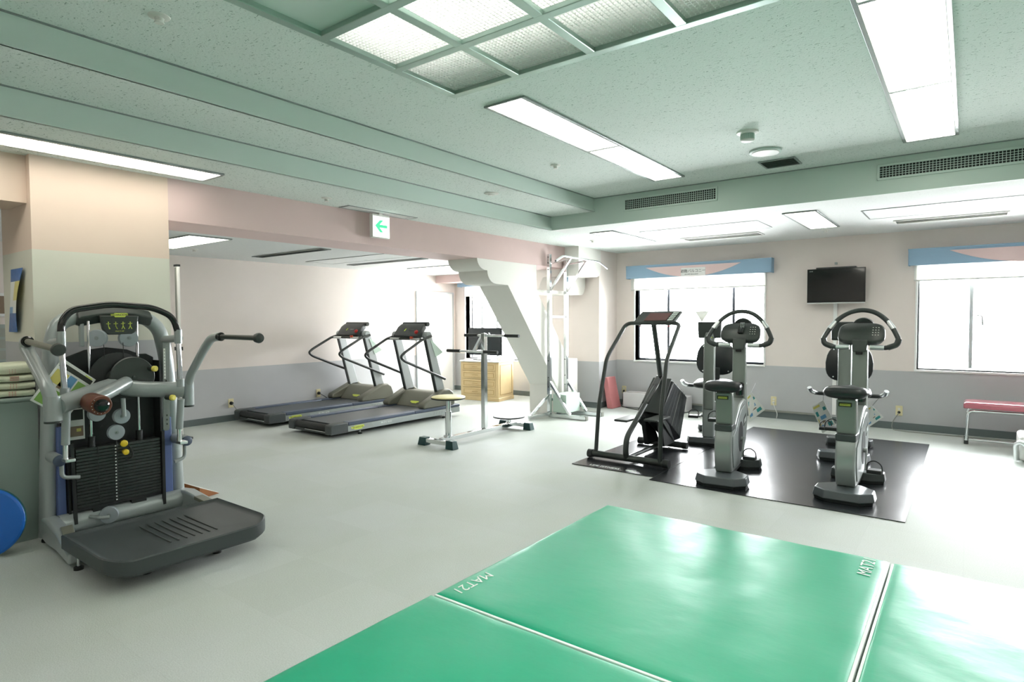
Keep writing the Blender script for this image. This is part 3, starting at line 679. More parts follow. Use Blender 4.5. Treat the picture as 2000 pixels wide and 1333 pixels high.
# ================================================================ UPRIGHT BIKES
def badge_pts(w, h):    # irregular outlined name plate
    return [(-.5*w, .3*h), (-.3*w, .3*h), (-.25*w, .5*h), (.42*w, .5*h), (.5*w, .3*h), (.5*w, -.05*h), (.38*w, -.1*h), (.3*w, -.5*h), (-.25*w, -.5*h), (-.3*w, -.2*h), (-.46*w, -.2*h)]
def upright_bike(label, loc, rz):
    e = thing('upright_bike', label, 'exercise bike', loc, rz, 'upright exercise bikes')
    z0 = .002
    def stab(name, pts, ptst, za, zb, m_):
        o = MB().hexa([(x, y, za) for x, y in pts], [(x, y, zb) for x, y in ptst]).build(name, m_, e, bevel=.008, seg=3); return o
    P = [(-.205, -.05), (-.205, .08), (-.09, .19), (.09, .19), (.205, .08), (.205, -.05), (.12, -.13), (-.12, -.13)]
    st = stab('rear_base', P, [(x*.93, y*.93+.005) for x, y in P], .022, .085, 'basegrey')
    MB().hexa([(x*.93, y*.93, z0) for x, y in P], [(x*.95, y*.95, .024) for x, y in P]).build('rubber_foot', 'black', st)
    P = [(-.2, .66), (-.2, .76), (-.12, .82), (.12, .82), (.2, .76), (.2, .66), (.1, .60), (-.1, .60)]
    st = stab('front_base', P, [(x*.95, (y-.7)*.85+.7) for x, y in P], .018, .085, 'graphite')
    MB().hexa([(x*.95, y, z0) for x, y in P], [(x*.97, y, .02) for x, y in P]).build('rubber_foot', 'black', st)
    MB().box(-.045, .045, .1, .68, .03, .07).build('base_beam', 'darkplastic', e, bevel=.01)
    prof = [(.07, .085), (.035, .16), (.018, .25), (.02, .33), (.04, .42), (.075, .47), (.17, .475), (.215, .475), (.26, .51), (.33, .555), (.42, .60), (.52, .625), (.62, .635), (.76, .60), (.79, .5), (.77, .36), (.71, .25), (.62, .16), (.5, .11), (.3, .08)]
    sh = MB().prism(prof, 'x', -.066, .066).build('flywheel_cover', 'silverlight', e, bevel=.014, seg=3)
    # raised side plates with crank opening
    for s in (-1, 1):
        q = [(.12, .12), (.075, .25), (.085, .38), (.2, .42), (.3, .5), (.44, .56), (.6, .585), (.70, .56), (.73, .42), (.66, .26), (.5, .15), (.3, .115)]
        MB().prism(q, 'x', s*.066, s*.073).build('side_plate', 'silver', sh, bevel=.003)
        MB().prism([(.41+.1*math.cos(t), .33+.13*math.sin(t)) for t in [2*math.pi*i/24 for i in range(24)]], 'x', s*.073, s*.075).build('crank_recess', 'black', sh)
        MB().prism([(.545, .40), (.64, .42), (.65, .48), (.64, .50), (.555, .475), (.54, .45)], 'x', s*.073, s*.0755).build('logo_plate', 'darkplastic', sh)
        MB().prism([(.56, .42), (.63, .437), (.635, .475), (.565, .457)], 'x', s*.0755, s*.0765).build('logo', 'inkwhite', sh)
    # seat column
    m = MB().loft([[(-.066, y0, z), (.066, y0, z), (.066, y1, z), (-.066, y1, z)] for z, y0, y1 in ((.475, .07, .17), (.56, .06, .155), (.66, .05, .14), (.745, .04, .13))])
    sc = m.build('seat_column', 'greygreen', e, bevel=.012, seg=3)
    MB().box(-.0685, .0685, .036, .19, .428, .482).build('column_collar', 'graphite', sc, bevel=.008)
    MB().box(-.05, .038, .0385, .05, .688, .718).build('badge_plate', 'ink', sc, bevel=.003)
    MB().box(-.042, .03, .037, .04, .695, .711).build('badge', 'badge', sc)
    text('lettering', 'TECHNOGYM', .012, 'ink', sc, (-.006, .0365, .703), FY)
    MB().cyl((0, .11, .72), (0, .11, .775), .035).build('seat_post', 'black', e)
    # saddle
    rings = []
    for y, hw, zt, zb in ((-.06, .105, .815, .772), (-.05, .128, .83, .760), (-.02, .142, .841, .752), (.04, .146, .844, .752), (.10, .125, .838, .758), (.16, .08, .834, .772), (.21, .048, .834, .786), (.255, .034, .832, .794), (.275, .018, .824, .802)):
        rings.append([(hw*math.copysign(abs(math.cos(t))**.6, math.cos(t)), y, (zt+zb)/2+(zt-zb)/2*(abs(math.sin(t))**.7)*(1 if math.sin(t) >= 0 else -1)) for t in [2*math.pi*i/20 for i in range(20)]])
    MB().loft(rings).build('saddle', 'padblack', e, angle=80)
    # console column
    m = MB().loft([[(-.056, y0, z), (.056, y0, z), (.056, y1, z), (-.056, y1, z)] for z, y0, y1 in ((.58, .68, .79), (.75, .69, .785), (.95, .70, .78), (1.09, .705, .775))])
    cc = m.build('console_column', 'greygreen', e, bevel=.012, seg=3)
    MB().box(-.028, .022, .685, .70, 1.045, 1.085).build('heart_rate_slot', 'blackgloss', cc, bevel=.003)
    m = MB(); m.lathe((.02, .655, .66), (0, 0, 1), [(0, .034), (.02, .036), (.1, .036), (.105, .032), (.1, .03), (.03, .03)]); m.box(.0, .04, .66, .69, .66, .77); m.build('bottle_holder', 'blackgloss', e)
    # handlebar loop
    H = [(-.10, .70, 1.105), (-.19, .69, 1.102), (-.262, .685, 1.125), (-.272, .70, 1.17), (-.235, .735, 1.25), (-.17, .78, 1.34), (-.09, .81, 1.397), (0, .82, 1.415), (.09, .81, 1.397), (.17, .78, 1.34), (.235, .735, 1.25), (.272, .70, 1.17), (.262, .685, 1.125), (.19, .69, 1.102), (.10, .70, 1.105)]
    hb = MB().tube(H, .019, .05, 14).build('handlebar', 'darkplastic', e, angle=80)
    MB().tube([(-.272, .70, 1.175), (-.262, .688, 1.13), (-.20, .69, 1.105)], .023, .04, 14).build('grip', 'darkplastic', hb, angle=80)
    MB().tube([(.272, .70, 1.175), (.262, .688, 1.13), (.20, .69, 1.105)], .023, .04, 14).build('grip', 'darkplastic', hb, angle=80)
    for s in (-1, 1):
        MB().cyl((s*.075, .6985, 1.1045), (s*.175, .692, 1.103), .0205, n=14).build('hand_sensor', 'brushed', hb)
        MB().cyl((s*.233, .737, 1.254), (s*.19, .768, 1.315), .0205, n=14).build('hand_sensor', 'brushed', hb)
    m = MB(); m.hexa([(-.05, .66, 1.065), (.05, .66, 1.065), (.05, .78, 1.085), (-.05, .78, 1.085)], [(-.06, .70, 1.165), (.06, .70, 1.165), (.05, .80, 1.165), (-.05, .80, 1.165)]); m.build('console_bracket', 'darkolive', e, bevel=.01)
    # console head: rounded lozenge tilted back
    def ring(t, sc, dz):   # t = depth fraction
        pts = []
        for a in [2*math.pi*i/28 for i in range(28)]:
            ca, sa = math.cos(a), math.sin(a); x = .172*sc*math.copysign(abs(ca)**.5, ca)*(1-.06*sa); h = .08*sc*math.copysign(abs(sa)**.6, sa)
            pts.append((x, .80+h*.75+t*.75, 1.205+h-t*.55))
        return pts
    ch = MB().loft([ring(-.045, .9, 0), ring(-.035, .985, 0), ring(-.01, 1, 0), ring(.03, .9, 0)]).build('console', 'darkolive', e, angle=60)
    m = MB()
    for k in range(4):
        for j in range(3):
            x = .085+j*.02; h = .035-k*.02; y = .80+h*.75-.047*.75; z = 1.205+h+.047*.55; m.box(x-.004, x+.004, y-.004, y+.002, z-.003, z+.003)
    for k in range(3): m.box(-.12+k*.03, -.105+k*.03, .79, .797, 1.235, 1.243)
    m.build('console_buttons', 'offwhite', ch)
    MB().lathe((0, .90, 1.262), (0, 1, .1), [(-.02, .085), (.01, .088), (.04, .06)]).build('rear_hood', 'darkplastic', e)
    # crank and pedals
    MB().cyl((-.1, .41, .31), (.1, .41, .31), .018).build('crank_axle', 'silverlight', e)
    for s, dy, dz in ((1, -.05, -.145), (-1, .04, .14)):
        MB().rbar((s*.095, .41, .31), (s*.095, .41+dy, .31+dz), .014, .026).build('crank_arm', 'silverlight', e, bevel=.004)
        yc, zc = .41+dy, .31+dz
        pd = MB().box(s*.105, s*.205, yc-.045, yc+.045, zc-.014, zc+.014).build('pedal', 'black', e, bevel=.006)
        MB().tube([(s*.108, yc-.01, zc), (s*.105, yc-.01, zc+.06), (s*.155, yc-.005, zc+.085), (s*.205, yc-.01, zc+.055), (s*.208, yc-.01, zc-.01)], .0045, .03, 8).build('strap', 'black', pd)
    return e
bR = upright_bike('upright bike facing the window, the right-hand one on the black mat', (-.715, 5.01, .006), 0)
bL = copy_thing(bR, (-1.575, 4.90, .006), R(6.5), 'upright bike facing the window, beside the black stepper')
# remote-style keypad on the left bike's console
m = MB(); m.hexa([(-.02, .745, 1.205), (.025, .745, 1.205), (.035, .80, 1.29), (-.01, .80, 1.29)], [(-.02, .735, 1.215), (.025, .735, 1.215), (.035, .79, 1.30), (-.01, .79, 1.30)])
rmt = tag(m.build('remote_control', 'blackgloss', bevel=.003), 'black remote control resting on the console of the bike beside the stepper', 'remote control')
rmt.location = bL.location + Vector((0, -.004, .004)); rmt.rotation_euler = bL.rotation_euler
m = MB()
for k in range(4):
    for j in range(3): m.box(-.002+j*.013, .006+j*.013, .770+k*.008-.004, .770+k*.008, 1.262+k*.012, 1.268+k*.012)
m.build('keys', 'inkwhite', rmt)

# ================================================================ RECUMBENT BIKES (behind, facing the camera)
def recumbent(label, loc, rz):
    e = thing('recumbent_bike', label, 'exercise bike', loc, rz, 'recumbent exercise bikes')
    P = [(-.225, -.03), (-.2, -.09), (.2, -.09), (.225, -.03), (.225, .05), (.12, .1), (-.12, .1), (-.225, .05)]
    st = MB().hexa([(x, y, .02) for x, y in P], [(x*.95, y*.9, .082) for x, y in P]).build('front_base', 'basegrey', e, bevel=.008, seg=3)
    MB().hexa([(x*.95, y*.95, .002) for x, y in P], [(x*.97, y*.97, .022) for x, y in P]).build('rubber_foot', 'black', st)
    st = MB().hexa([(x*1.0, y+.82, .018) for x, y in P], [(x*.95, y*.9+.82, .075) for x, y in P]).build('rear_base', 'graphite', e, bevel=.008, seg=3)
    MB().hexa([(x*.95, y+.82, .002) for x, y in P], [(x*.97, y+.82, .02) for x, y in P]).build('rubber_foot', 'black', st)
    prof = [(-.06, .08), (-.07, .2), (-.06, .32), (-.05, .42), (.06, .46), (.2, .44), (.34, .36), (.5, .30), (.7, .28), (.86, .26), (.88, .1), (.7, .08)]
    MB().prism(prof, 'x', -.06, .06).build('flywheel_cover', 'silver', e, bevel=.016, seg=3)
    m = MB().loft([[(-.055, y0, z), (-.03, y0-.012, z), (.03, y0-.012, z), (.055, y0, z), (.055, y0+.13, z), (-.055, y0+.13, z)] for z, y0 in ((.38, -.06), (.6, -.055), (.8, -.04), (1.0, -.02), (1.2, .005))])
    cc = m.build('console_column', 'greygreen', e, bevel=.01, seg=3)
    MB().box(-.04, .04, -.012, -.004, 1.13, 1.152).build('badge_plate', 'ink', cc, bevel=.002)
    MB().box(-.034, .034, -.0145, -.0118, 1.135, 1.147).build('badge', 'badge', cc)
    MB().loft([[(-.115*s, y, 1.135+(.0 if s == 1 else .008)), (.115*s, y, 1.135), (.12*s, y, 1.31), (-.12*s, y, 1.31)] for y, s in ((-.005, .94), (.01, 1), (.07, 1), (.09, .9))]).build('console', 'darkplastic', e, bevel=.012, seg=3)
    # seat
    MB().box(-.04, .04, .34, .48, .26, .56).build('seat_post', 'darkplastic', e, bevel=.01)
    rings = []
    for y, hw, h in ((.22, .15, .02), (.25, .20, .035), (.37, .215, .042), (.50, .20, .04), (.58, .16, .03)):
        rings.append([(hw*math.copysign(abs(math.cos(t))**.5, math.cos(t)), y, .60+(.02 if y > .4 else 0)+h*math.copysign(abs(math.sin(t))**.7, math.sin(t))) for t in [2*math.pi*i/24 for i in range(24)]])
    MB().loft(rings).build('seat_cushion', 'padblack', e, angle=80)
    def bring(y, s):
        pts = []
        for a in [2*math.pi*i/28 for i in range(28)]:
            ca, sa = math.cos(a), math.sin(a); z = .19*s*math.copysign(abs(sa)**.62, sa); wdt = .215 if z < .02 else .215-(z-.02)*.18
            pts.append((wdt*s*math.copysign(abs(ca)**.62, ca), y+(z+.19)*.16, .885+z))
        return pts
    bk = MB().loft([bring(.56, .96), bring(.567, 1), bring(.60, 1), bring(.615, .93)]).build('backrest', 'padblack', e, angle=60)
    m = MB()
    for s in (-1, 1):
        for zz in (.74, 1.02): m.ball((s*.14, .56+(zz-.885+.19)*.16-.002, zz), .008)
    m.build('bolts', 'brushed', bk)
    MB().box(-.05, .05, .54, .58, .56, .78).build('back_bracket', 'darkplastic', e, bevel=.006)
    for s in (-1, 1):
        hd = MB().tube([(s*.17, .50, .57), (s*.28, .48, .57), (s*.32, .38, .60)], .02, .05).build('side_handle', 'darkplastic', e)
        MB().tube([(s*.30, .435, .585), (s*.325, .365, .605), (s*.335, .34, .64)], .022, .03).build('hand_sensor', 'brushed', hd)
    MB().cyl((-.09, .04, .30), (.09, .04, .30), .016).build('crank_axle', 'silverlight', e)
    for s, dy, dz in ((1, .03, .13), (-1, -.1, .0)):
        MB().rbar((s*.085, .04, .30), (s*.085, .04+dy, .30+dz), .014, .024).build('crank_arm', 'silverlight', e, bevel=.004)
        yc, zc = .04+dy, .30+dz
        pd = MB().box(s*.095, s*.2, yc-.04, yc+.04, zc-.014, zc+.014).build('pedal', 'black', e, bevel=.006)
        MB().tube([(s*.098, yc, zc), (s*.098, yc, zc+.06), (s*.145, yc, zc+.08), (s*.195, yc, zc+.055), (s*.198, yc, zc-.02)], .0045, .03, 8).build('strap', 'black', pd)
    return e
rR = recumbent('recumbent bike with black backrest, behind the right-hand upright bike', (-.925, 6.42, .006), R(4.5))
rL = copy_thing(rR, (-2.20, 6.40, .0085), R(12), 'recumbent bike with black backrest, between the stepper and its neighbouring upright bike')

def card(corners, n, label, blocks, hang=None, back=None):
    """thin laminated card from four corners (tl,tr,br,bl) with printed blocks (u0,u1,v0,v1,material)"""
    tl, tr, br_, bl = [Vector(c) for c in corners]; n = Vector(n).normalized()
    mats = ['paper']; m = MB(tl); m.mi = 0
    P = lambda u, v, d: (tl*(1-u)*(1-v)+tr*u*(1-v)+br_*u*v+bl*(1-u)*v) + n*d
    q = ((0, 0), (1, 0), (1, 1), (0, 1)); m.hexa([P(u, v, -.001) for u, v in q], [P(u, v, .001) for u, v in q])
    for u0, u1, v0, v1, mm in blocks:
        if mm not in mats: mats.append(mm)
        m.mi = mats.index(mm); q = ((u0, v0), (u1, v0), (u1, v1), (u0, v1)); m.hexa([P(u, v, .001) for u, v in q], [P(u, v, .0016) for u, v in q])
    o = m.build('instruction_card', mats); o.location = tl; tag(o, label, 'card')
    if hang:
        c = MB(tl).tube(hang, .0018, .02, 6).build('hanging_cord', 'black', o)
    return o
cb = [(.08, .6, .05, .13, 'paperyellow'), (.7, .92, .2, .32, 'paperteal'), (.1, .28, .25, .42, 'paperteal'), (.3, .7, .45, .58, 'papersky'), (.3, .65, .65, .7, 'paperbrown'), (.1, .3, .75, .88, 'papersky'), (.6, .9, .75, .9, 'paperteal'), (.08, .14, .5, .9, 'paperyellow')]
card([(-1.305, 6.95, .42), (-1.19, 6.93, .50), (-1.07, 6.95, .24), (-1.20, 6.97, .15)], (0, -1, 0), 'white instruction card hanging left of the recumbent bike behind the right-hand upright', cb, [(-1.19, 6.93, .50), (-1.2, 6.98, .62)])
card([(-.80, 6.95, .45), (-.75, 6.93, .48), (-.655, 6.95, .37), (-.80, 6.97, .24)], (0, -1, 0), 'white instruction card hanging right of the recumbent bike behind the right-hand upright', cb, [(-.75, 6.93, .48), (-.655, 6.98, .62)])
card([(-2.14, 6.56, .50), (-2.02, 6.55, .52), (-1.90, 6.56, .30), (-2.03, 6.57, .22)], (0, -1, 0), 'instruction card seen between the seat and console columns of the left upright bike', cb, [(-2.02, 6.55, .52), (-1.99, 6.60, .60)])
card([(-1.92, 6.80, .50), (-1.865, 6.78, .55), (-1.73, 6.80, .37), (-1.90, 6.82, .22)], (0, -1, 0), 'instruction card hanging right of the left upright bike, with its corner sticking out', cb, [(-1.87, 6.79, .55), (-1.88, 6.98, .63)])

# ================================================================ STEPPER
e = thing('stair_stepper', 'black stair stepper with tilted console on the narrow rubber mat', 'stepper', (-2.52, 5.6, .0085)); off = Vector((-2.52, 5.6, 0))
rb = MB(off).cyl((-2.885, 5.115, .045), (-2.155, 5.115, .045), .032).build('rear_bar', 'blackmetal', e)
for s in (-2.93, -2.16): MB(off).cyl((s, 5.115, .042), (s+.05, 5.115, .042), .04).build('end_cap', 'black', rb)
fb = MB(off).cyl((-2.80, 6.0, .04), (-2.30, 6.0, .04), .032).build('front_bar', 'blackmetal', e)
for s in (-2.82, -2.33): MB(off).cyl((s, 6.0, .038), (s+.05, 6.0, .038), .036).build('end_cap', 'black', fb)
hr = MB(off).tube([(-2.85, 5.115, .05), (-2.85, 5.17, .5), (-2.845, 5.32, .96), (-2.80, 5.66, 1.30), (-2.24, 5.68, 1.30), (-2.19, 5.24, .97), (-2.19, 5.12, .5), (-2.19, 5.10, .05)], .0195, .07, 14).build('handrail', 'blackmetal', e, angle=80)
MB(off).tube([(-2.52, 5.12, .03), (-2.52, 5.08, .10), (-2.52, 5.10, .24), (-2.52, 5.50, .50), (-2.52, 5.86, .735)], .026, .12, 14).build('main_tube', 'blackmetal', e, angle=80)
MB(off).tube([(-2.52, 5.12, .05), (-2.52, 6.0, .05)], .022, n=14).build('base_tube', 'blackmetal', e, angle=80)
cl = MB(off).tube([(-2.50, 5.90, .45), (-2.52, 5.87, .76), (-2.52, 5.70, 1.295)], .026, .1, 14).build('console_post', 'blackmetal', e, angle=80)
MB(off).box(-2.535, -2.505, 5.765, 5.775, 1.13, 1.20).build('label_sticker', 'paper', cl)
tag_ = MB(off).tube([(-2.56, 5.80, 1.08), (-2.60, 5.80, 1.06), (-2.62, 5.80, .99), (-2.66, 5.80, .93), (-2.56, 5.81, .93)], .0025, .02, 6).build('wire_hook', 'chrome', cl)
# black shell, a slanted box with stripes
sh = MB(off)
sh.hexa([(-2.64, 5.62, .44), (-2.52, 5.60, .30), (-2.52, 6.10, .02), (-2.64, 6.12, .10)], [(-2.64, 5.95, .70), (-2.52, 5.92, .74), (-2.52, 6.28, .56), (-2.64, 6.30, .50)])
sh.hexa([(-2.52, 5.60, .30), (-2.40, 5.62, .42), (-2.40, 6.12, .08), (-2.52, 6.10, .02)], [(-2.52, 5.92, .74), (-2.40, 5.93, .70), (-2.40, 6.30, .50), (-2.52, 6.28, .56)])
shell = sh.build('drive_cover', 'padblack', e, bevel=.012)
def mixp(a, b, t): return Vector(a)*(1-t)+Vector(b)*t
for k in range(5):
    t = .18+.15*k
    p0 = mixp((-2.392, 5.62, .42), (-2.392, 6.12, .08), t); p1 = mixp((-2.392, 5.93, .70), (-2.392, 6.30, .50), t)
    MB(off).rbar(p0, p1, .002, .005).build('cover_stripe', 'graphite' if k != 2 else 'cable', shell)
MB(off).hexa([(-2.64, 5.61, .435), (-2.40, 5.61, .415), (-2.40, 5.60, .405), (-2.64, 5.60, .425)], [(-2.62, 5.93, .72), (-2.42, 5.92, .72), (-2.42, 5.91, .73), (-2.62, 5.92, .73)]).build('cover_front', 'darkplastic', shell, bevel=.004)
MB(off).rbar((-2.52, 5.50, .515), (-2.52, 5.86, .755), .075, .02).build('tube_shroud', 'blackgloss', e, bevel=.008)
m = MB(off)
for s in (-1, 1):
    m.hexa([(-2.52+s*.06, 5.72, .06), (-2.52+s*.11, 5.72, .06), (-2.52+s*.11, 6.0, .06), (-2.52+s*.06, 6.0, .06)], [(-2.52+s*.06, 5.62, .36), (-2.52+s*.11, 5.62, .36), (-2.52+s*.11, 5.72, .42), (-2.52+s*.06, 5.72, .42)])
m.build('linkage_housing', 'black', e, bevel=.008)
for s, z in ((-1, .345), (1, .375)):
    x0 = -2.52+s*.085; x1 = -2.52+s*.225
    pd = MB(off).box(x0, x1, 5.28, 5.60, z, z+.022).build('foot_pedal', 'darkplastic', e, bevel=.008)
    MB(off).rbar((-2.52+s*.12, 5.58, z), (-2.52+s*.10, 5.95, .10), .028, .03).build('pedal_arm', 'blackmetal', e, bevel=.004)
# console
cns = MB(off).hexa([(-2.72, 5.65, 1.312), (-2.30, 5.65, 1.312), (-2.30, 5.70, 1.295), (-2.72, 5.70, 1.295)], [(-2.68, 5.78, 1.42), (-2.26, 5.78, 1.42), (-2.26, 5.81, 1.405), (-2.68, 5.81, 1.405)]).build('console', 'darkolive', e, bevel=.006)
CP = lambda u, v, d=.003: mixp(mixp((-2.72, 5.65, 1.312), (-2.30, 5.65, 1.312), u), mixp((-2.68, 5.78, 1.42), (-2.26, 5.78, 1.42), u), v) + Vector((0, -.62, .78))*d
def quad(mb, u0, u1, v0, v1, d0=.002, d1=.006): mb.hexa([CP(u0, v0, d0), CP(u1, v0, d0), CP(u1, v1, d0), CP(u0, v1, d0)], [CP(u0, v0, d1), CP(u1, v0, d1), CP(u1, v1, d1), CP(u0, v1, d1)])
m = MB(off); quad(m, .25, .80, .12, .8, -.002, .004); m.build('display_window', 'lcdred', cns)
m = MB(off)
for k in range(5):
    for j in range(3): quad(m, .835+j*.045, .868+j*.045, .12+k*.16, .22+k*.16)
m.build('keypad', 'inkwhite', cns)
m = MB(off)
for x in (-2.66, -2.36): m.lathe((x, 5.69, 1.285), (0, 0, -1), [(0, .004), (.012, .004), (.013, .012), (.02, .012)])
m.build('clamp_knobs', 'red', e)

# ================================================================ TREADMILLS
def treadmill(label, loc):
    e = thing('treadmill', label, 'treadmill', loc, 0, 'treadmills along the left wall')
    w_ = .415
    fr = MB().box(-w_+.06, w_-.06, .05, 2.1, .06, .135).build('deck', 'graphite', e)
    MB().box(-.29, .29, .1, 1.75, .137, .152).build('running_belt', 'belt', e, bevel=.004)
    for s in (-1, 1):
        sd = MB().prism([(.03, .052), (2.15, .052), (2.15, .125), (.03, .125)], 'x', s*(w_-.05), s*w_).build('side_panel', 'silver', e, bevel=.005)
        rl = MB()
        rl.box(s*(w_-.115), s*(w_+.002), .23, 1.28, .127, .165); rl.box(s*(w_-.115), s*(w_+.002), 1.285, 2.15, .127, .165)
        rl.build('foot_rail', 'bluegrey', e, bevel=.008)
        MB().loft([[(s*(w_-.115), y, .045), (s*(w_+.004), y, .045), (s*(w_+.004), y, zt), (s*(w_-.115), y, zt)] for y, zt in ((-.015, .14), (.0, .158), (.05, .165), (.225, .165))]).build('rear_cap', 'graphite', e, bevel=.01, seg=3)
        if s == 1:
            MB().prism([(.235, .062), (.60, .062), (.565, .118), (.235, .118)], 'x', w_, w_+.0008).build('light_panel', 'silverlight', sd)
            MB().prism([(.36+y, .09+z) for y, z in badge_pts(.19, .046)], 'x', w_+.0009, w_+.003).build('badge', 'badge', sd)
            text('lettering', 'TECHNOGYM', .025, 'ink', sd, (w_+.0034, .36, .091), FX)
            text('lettering', 'RUN 600', .03, 'inkwhite', sd, (w_+.0012, .80, .092), FX, (1.5, 1, 1))
            m = MB()
            for k in range(4): m.prism([(1.62+k*.05, .07), (1.635+k*.05, .07), (1.65+k*.05, .108), (1.635+k*.05, .108)], 'x', w_, w_+.001)
            m.build('stripe_logo', 'silverlight', sd)
    MB().cyl((-.3, .035, .11), (.3, .035, .11), .042).build('rear_roller', 'black', e)
    MB().box(-.3, .3, .0, .03, .045, .075).build('rear_crossmember', 'graphite', e)
    MB().cyl((-.1, -.003, .07), (.3, -.003, .07), .005).build('belt_edge_strip', 'brushed', e)
    for s in (-1, 1):
        for y in (.42, 1.86):
            f_ = MB().cyl((s*.38, y, .012), (s*.38, y, .06), .008).build('foot_bolt', 'chrome', e)
            MB().lathe((s*.38, y, 0), (0, 0, 1), [(0, .026), (.012, .026), (.02, .012)]).build('rubber_foot', 'black', f_)
    # motor hood: two wings and a sunken middle
    for s in (-1, 1):
        MB().prism([(1.46, .165), (1.45, .20), (1.475, .235), (1.65, .305), (1.84, .385), (1.95, .39), (2.02, .35), (2.06, .24), (2.06, .165)], 'x', s*(w_-.005), s*(w_-.13)).build('hood_wing', 'olive', e, bevel=.02, seg=3)
    hd = MB().prism([(1.60, .155), (1.76, .335), (1.82, .36), (2.0, .345), (2.05, .2), (2.05, .155)], 'x', -(w_-.12), w_-.12).build('motor_hood', 'olive', e, bevel=.008)
    b_ = MB().prism([(.0+x, z) for x, z in badge_pts(.16, .05)], 'y', -.0015, 0).build('badge', 'badge', hd); b_.location = (.02, 1.652, .215); b_.rotation_euler = (R(-50), 0, 0)
    # uprights
    for s in (-1, 1):
        x0, x1 = s*.285, s*.325
        m = MB().loft([[(x0, y0, z), (x1, y0, z), (x1, y1, z), (x0, y1, z)] for z, y0, y1 in ((.33, 1.80, 1.96), (1.14, 1.575, 1.70))])
        up = m.build('upright', 'uprightgrey', e, bevel=.008)
        m = MB().loft([[(x0-.001*s, y0-.014, z), (x1+.001*s, y0-.014, z), (x1+.001*s, y0+.002, z), (x0-.001*s, y0+.002, z)] for z, y0 in ((.33, 1.80), (1.12, 1.58))]); m.build('upright_edge', 'blackmetal', up)
        MB().cyl((s*.26, 1.63, 1.14), (s*.345, 1.63, 1.14), .052).build('pivot_cap', 'silver', e, bevel=.006)
        xo = s*.352
        MB().tube([(xo, 1.66, 1.13), (xo, 1.50, 1.09), (xo, 1.165, .925), (xo, 1.10, .875), (xo, 1.165, .82), (xo, 1.92, .53)], .0175, .045, 14).build('handrail', 'blackmetal', e, angle=80)
    bar = MB().tube([(-.352, 1.50, 1.09), (.352, 1.50, 1.09)], .014).build('front_handlebar', 'blackmetal', e)
    for a, b in ((-.28, -.10), (.12, .30)): MB().cyl((a, 1.50, 1.09), (b, 1.50, 1.09), .0175).build('hand_sensor', 'brushed', bar)
    MB().box(.13, .17, 1.47, 1.50, 1.095, 1.125).build('safety_key', 'orange', bar, bevel=.004)
    cs = MB().loft([[(-.245*a, y, z), (.245*a, y, z), (.245*a, y+.05, z-.065), (-.245*a, y+.05, z-.065)] for a, y, z in ((.97, 1.50, 1.135), (1, 1.53, 1.16), (.98, 1.60, 1.255), (.92, 1.66, 1.30))]).build('console', 'darkplastic', e, bevel=.014, seg=3)
    MB().hexa([(-.235, 1.515, 1.105), (.235, 1.515, 1.105), (.235, 1.66, 1.105), (-.235, 1.66, 1.105)], [(-.235, 1.51, 1.15), (.235, 1.51, 1.15), (.235, 1.66, 1.17), (-.235, 1.66, 1.17)]).build('console_tray', 'black', e, bevel=.01)
    def on(u, v, d): return Vector((u, 1.53+.10*v, 1.16+.115*v)) + Vector((0, -.75, .66))*d
    m = MB(); m.hexa([on(.02, .35, -.004), on(.10, .35, -.004), on(.10, .7, -.004), on(.02, .7, -.004)], [on(.02, .35, .006), on(.10, .35, .006), on(.10, .7, .006), on(.02, .7, .006)]); m.build('display', 'screen', cs)
    m = MB(); m.hexa([on(-.07, .3, -.004), on(-.055, .3, -.004), on(-.035, .75, -.004), on(-.05, .75, -.004)], [on(-.07, .3, .007), on(-.055, .3, .007), on(-.035, .75, .007), on(-.05, .75, .007)]); m.build('lime_mark', 'lime', cs)
    MB().lathe(on(.185, .18, 0), (0, -.75, .66), [(0, .028), (.02, .026), (.026, .018)]).build('stop_button', 'red', cs)
    MB().cyl((-.22, 1.70, 1.29), (.255, 1.70, 1.29), .03).build('console_roll', 'darkplastic', e)
    return e
T2 = treadmill('treadmill nearer the camera, behind the round yellow stool seat', (-6.135, 4.20, 0))
T1 = copy_thing(T2, (-7.395, 4.20, 0), 0, 'treadmill closest to the left wall, behind the other one')
for T, lab in ((T2, 'pale green cloth hanging on the right upright of the nearer treadmill'), (T1, 'pale green cloth hanging on the right upright of the treadmill by the wall')):
    x, y, _ = T.location; o = (x+.33, y+1.7, .95)
    m = MB(o); m.hexa([(x+.328, y+1.66, 1.07), (x+.334, y+1.66, 1.07), (x+.334, y+1.69, 1.07), (x+.328, y+1.69, 1.07)], [(x+.328, y+1.76, .84), (x+.336, y+1.76, .84), (x+.336, y+1.90, .90), (x+.328, y+1.90, .90)])
    c_ = m.build('hanging_cloth', 'mint'); c_.location = o; tag(c_, lab, 'cloth')

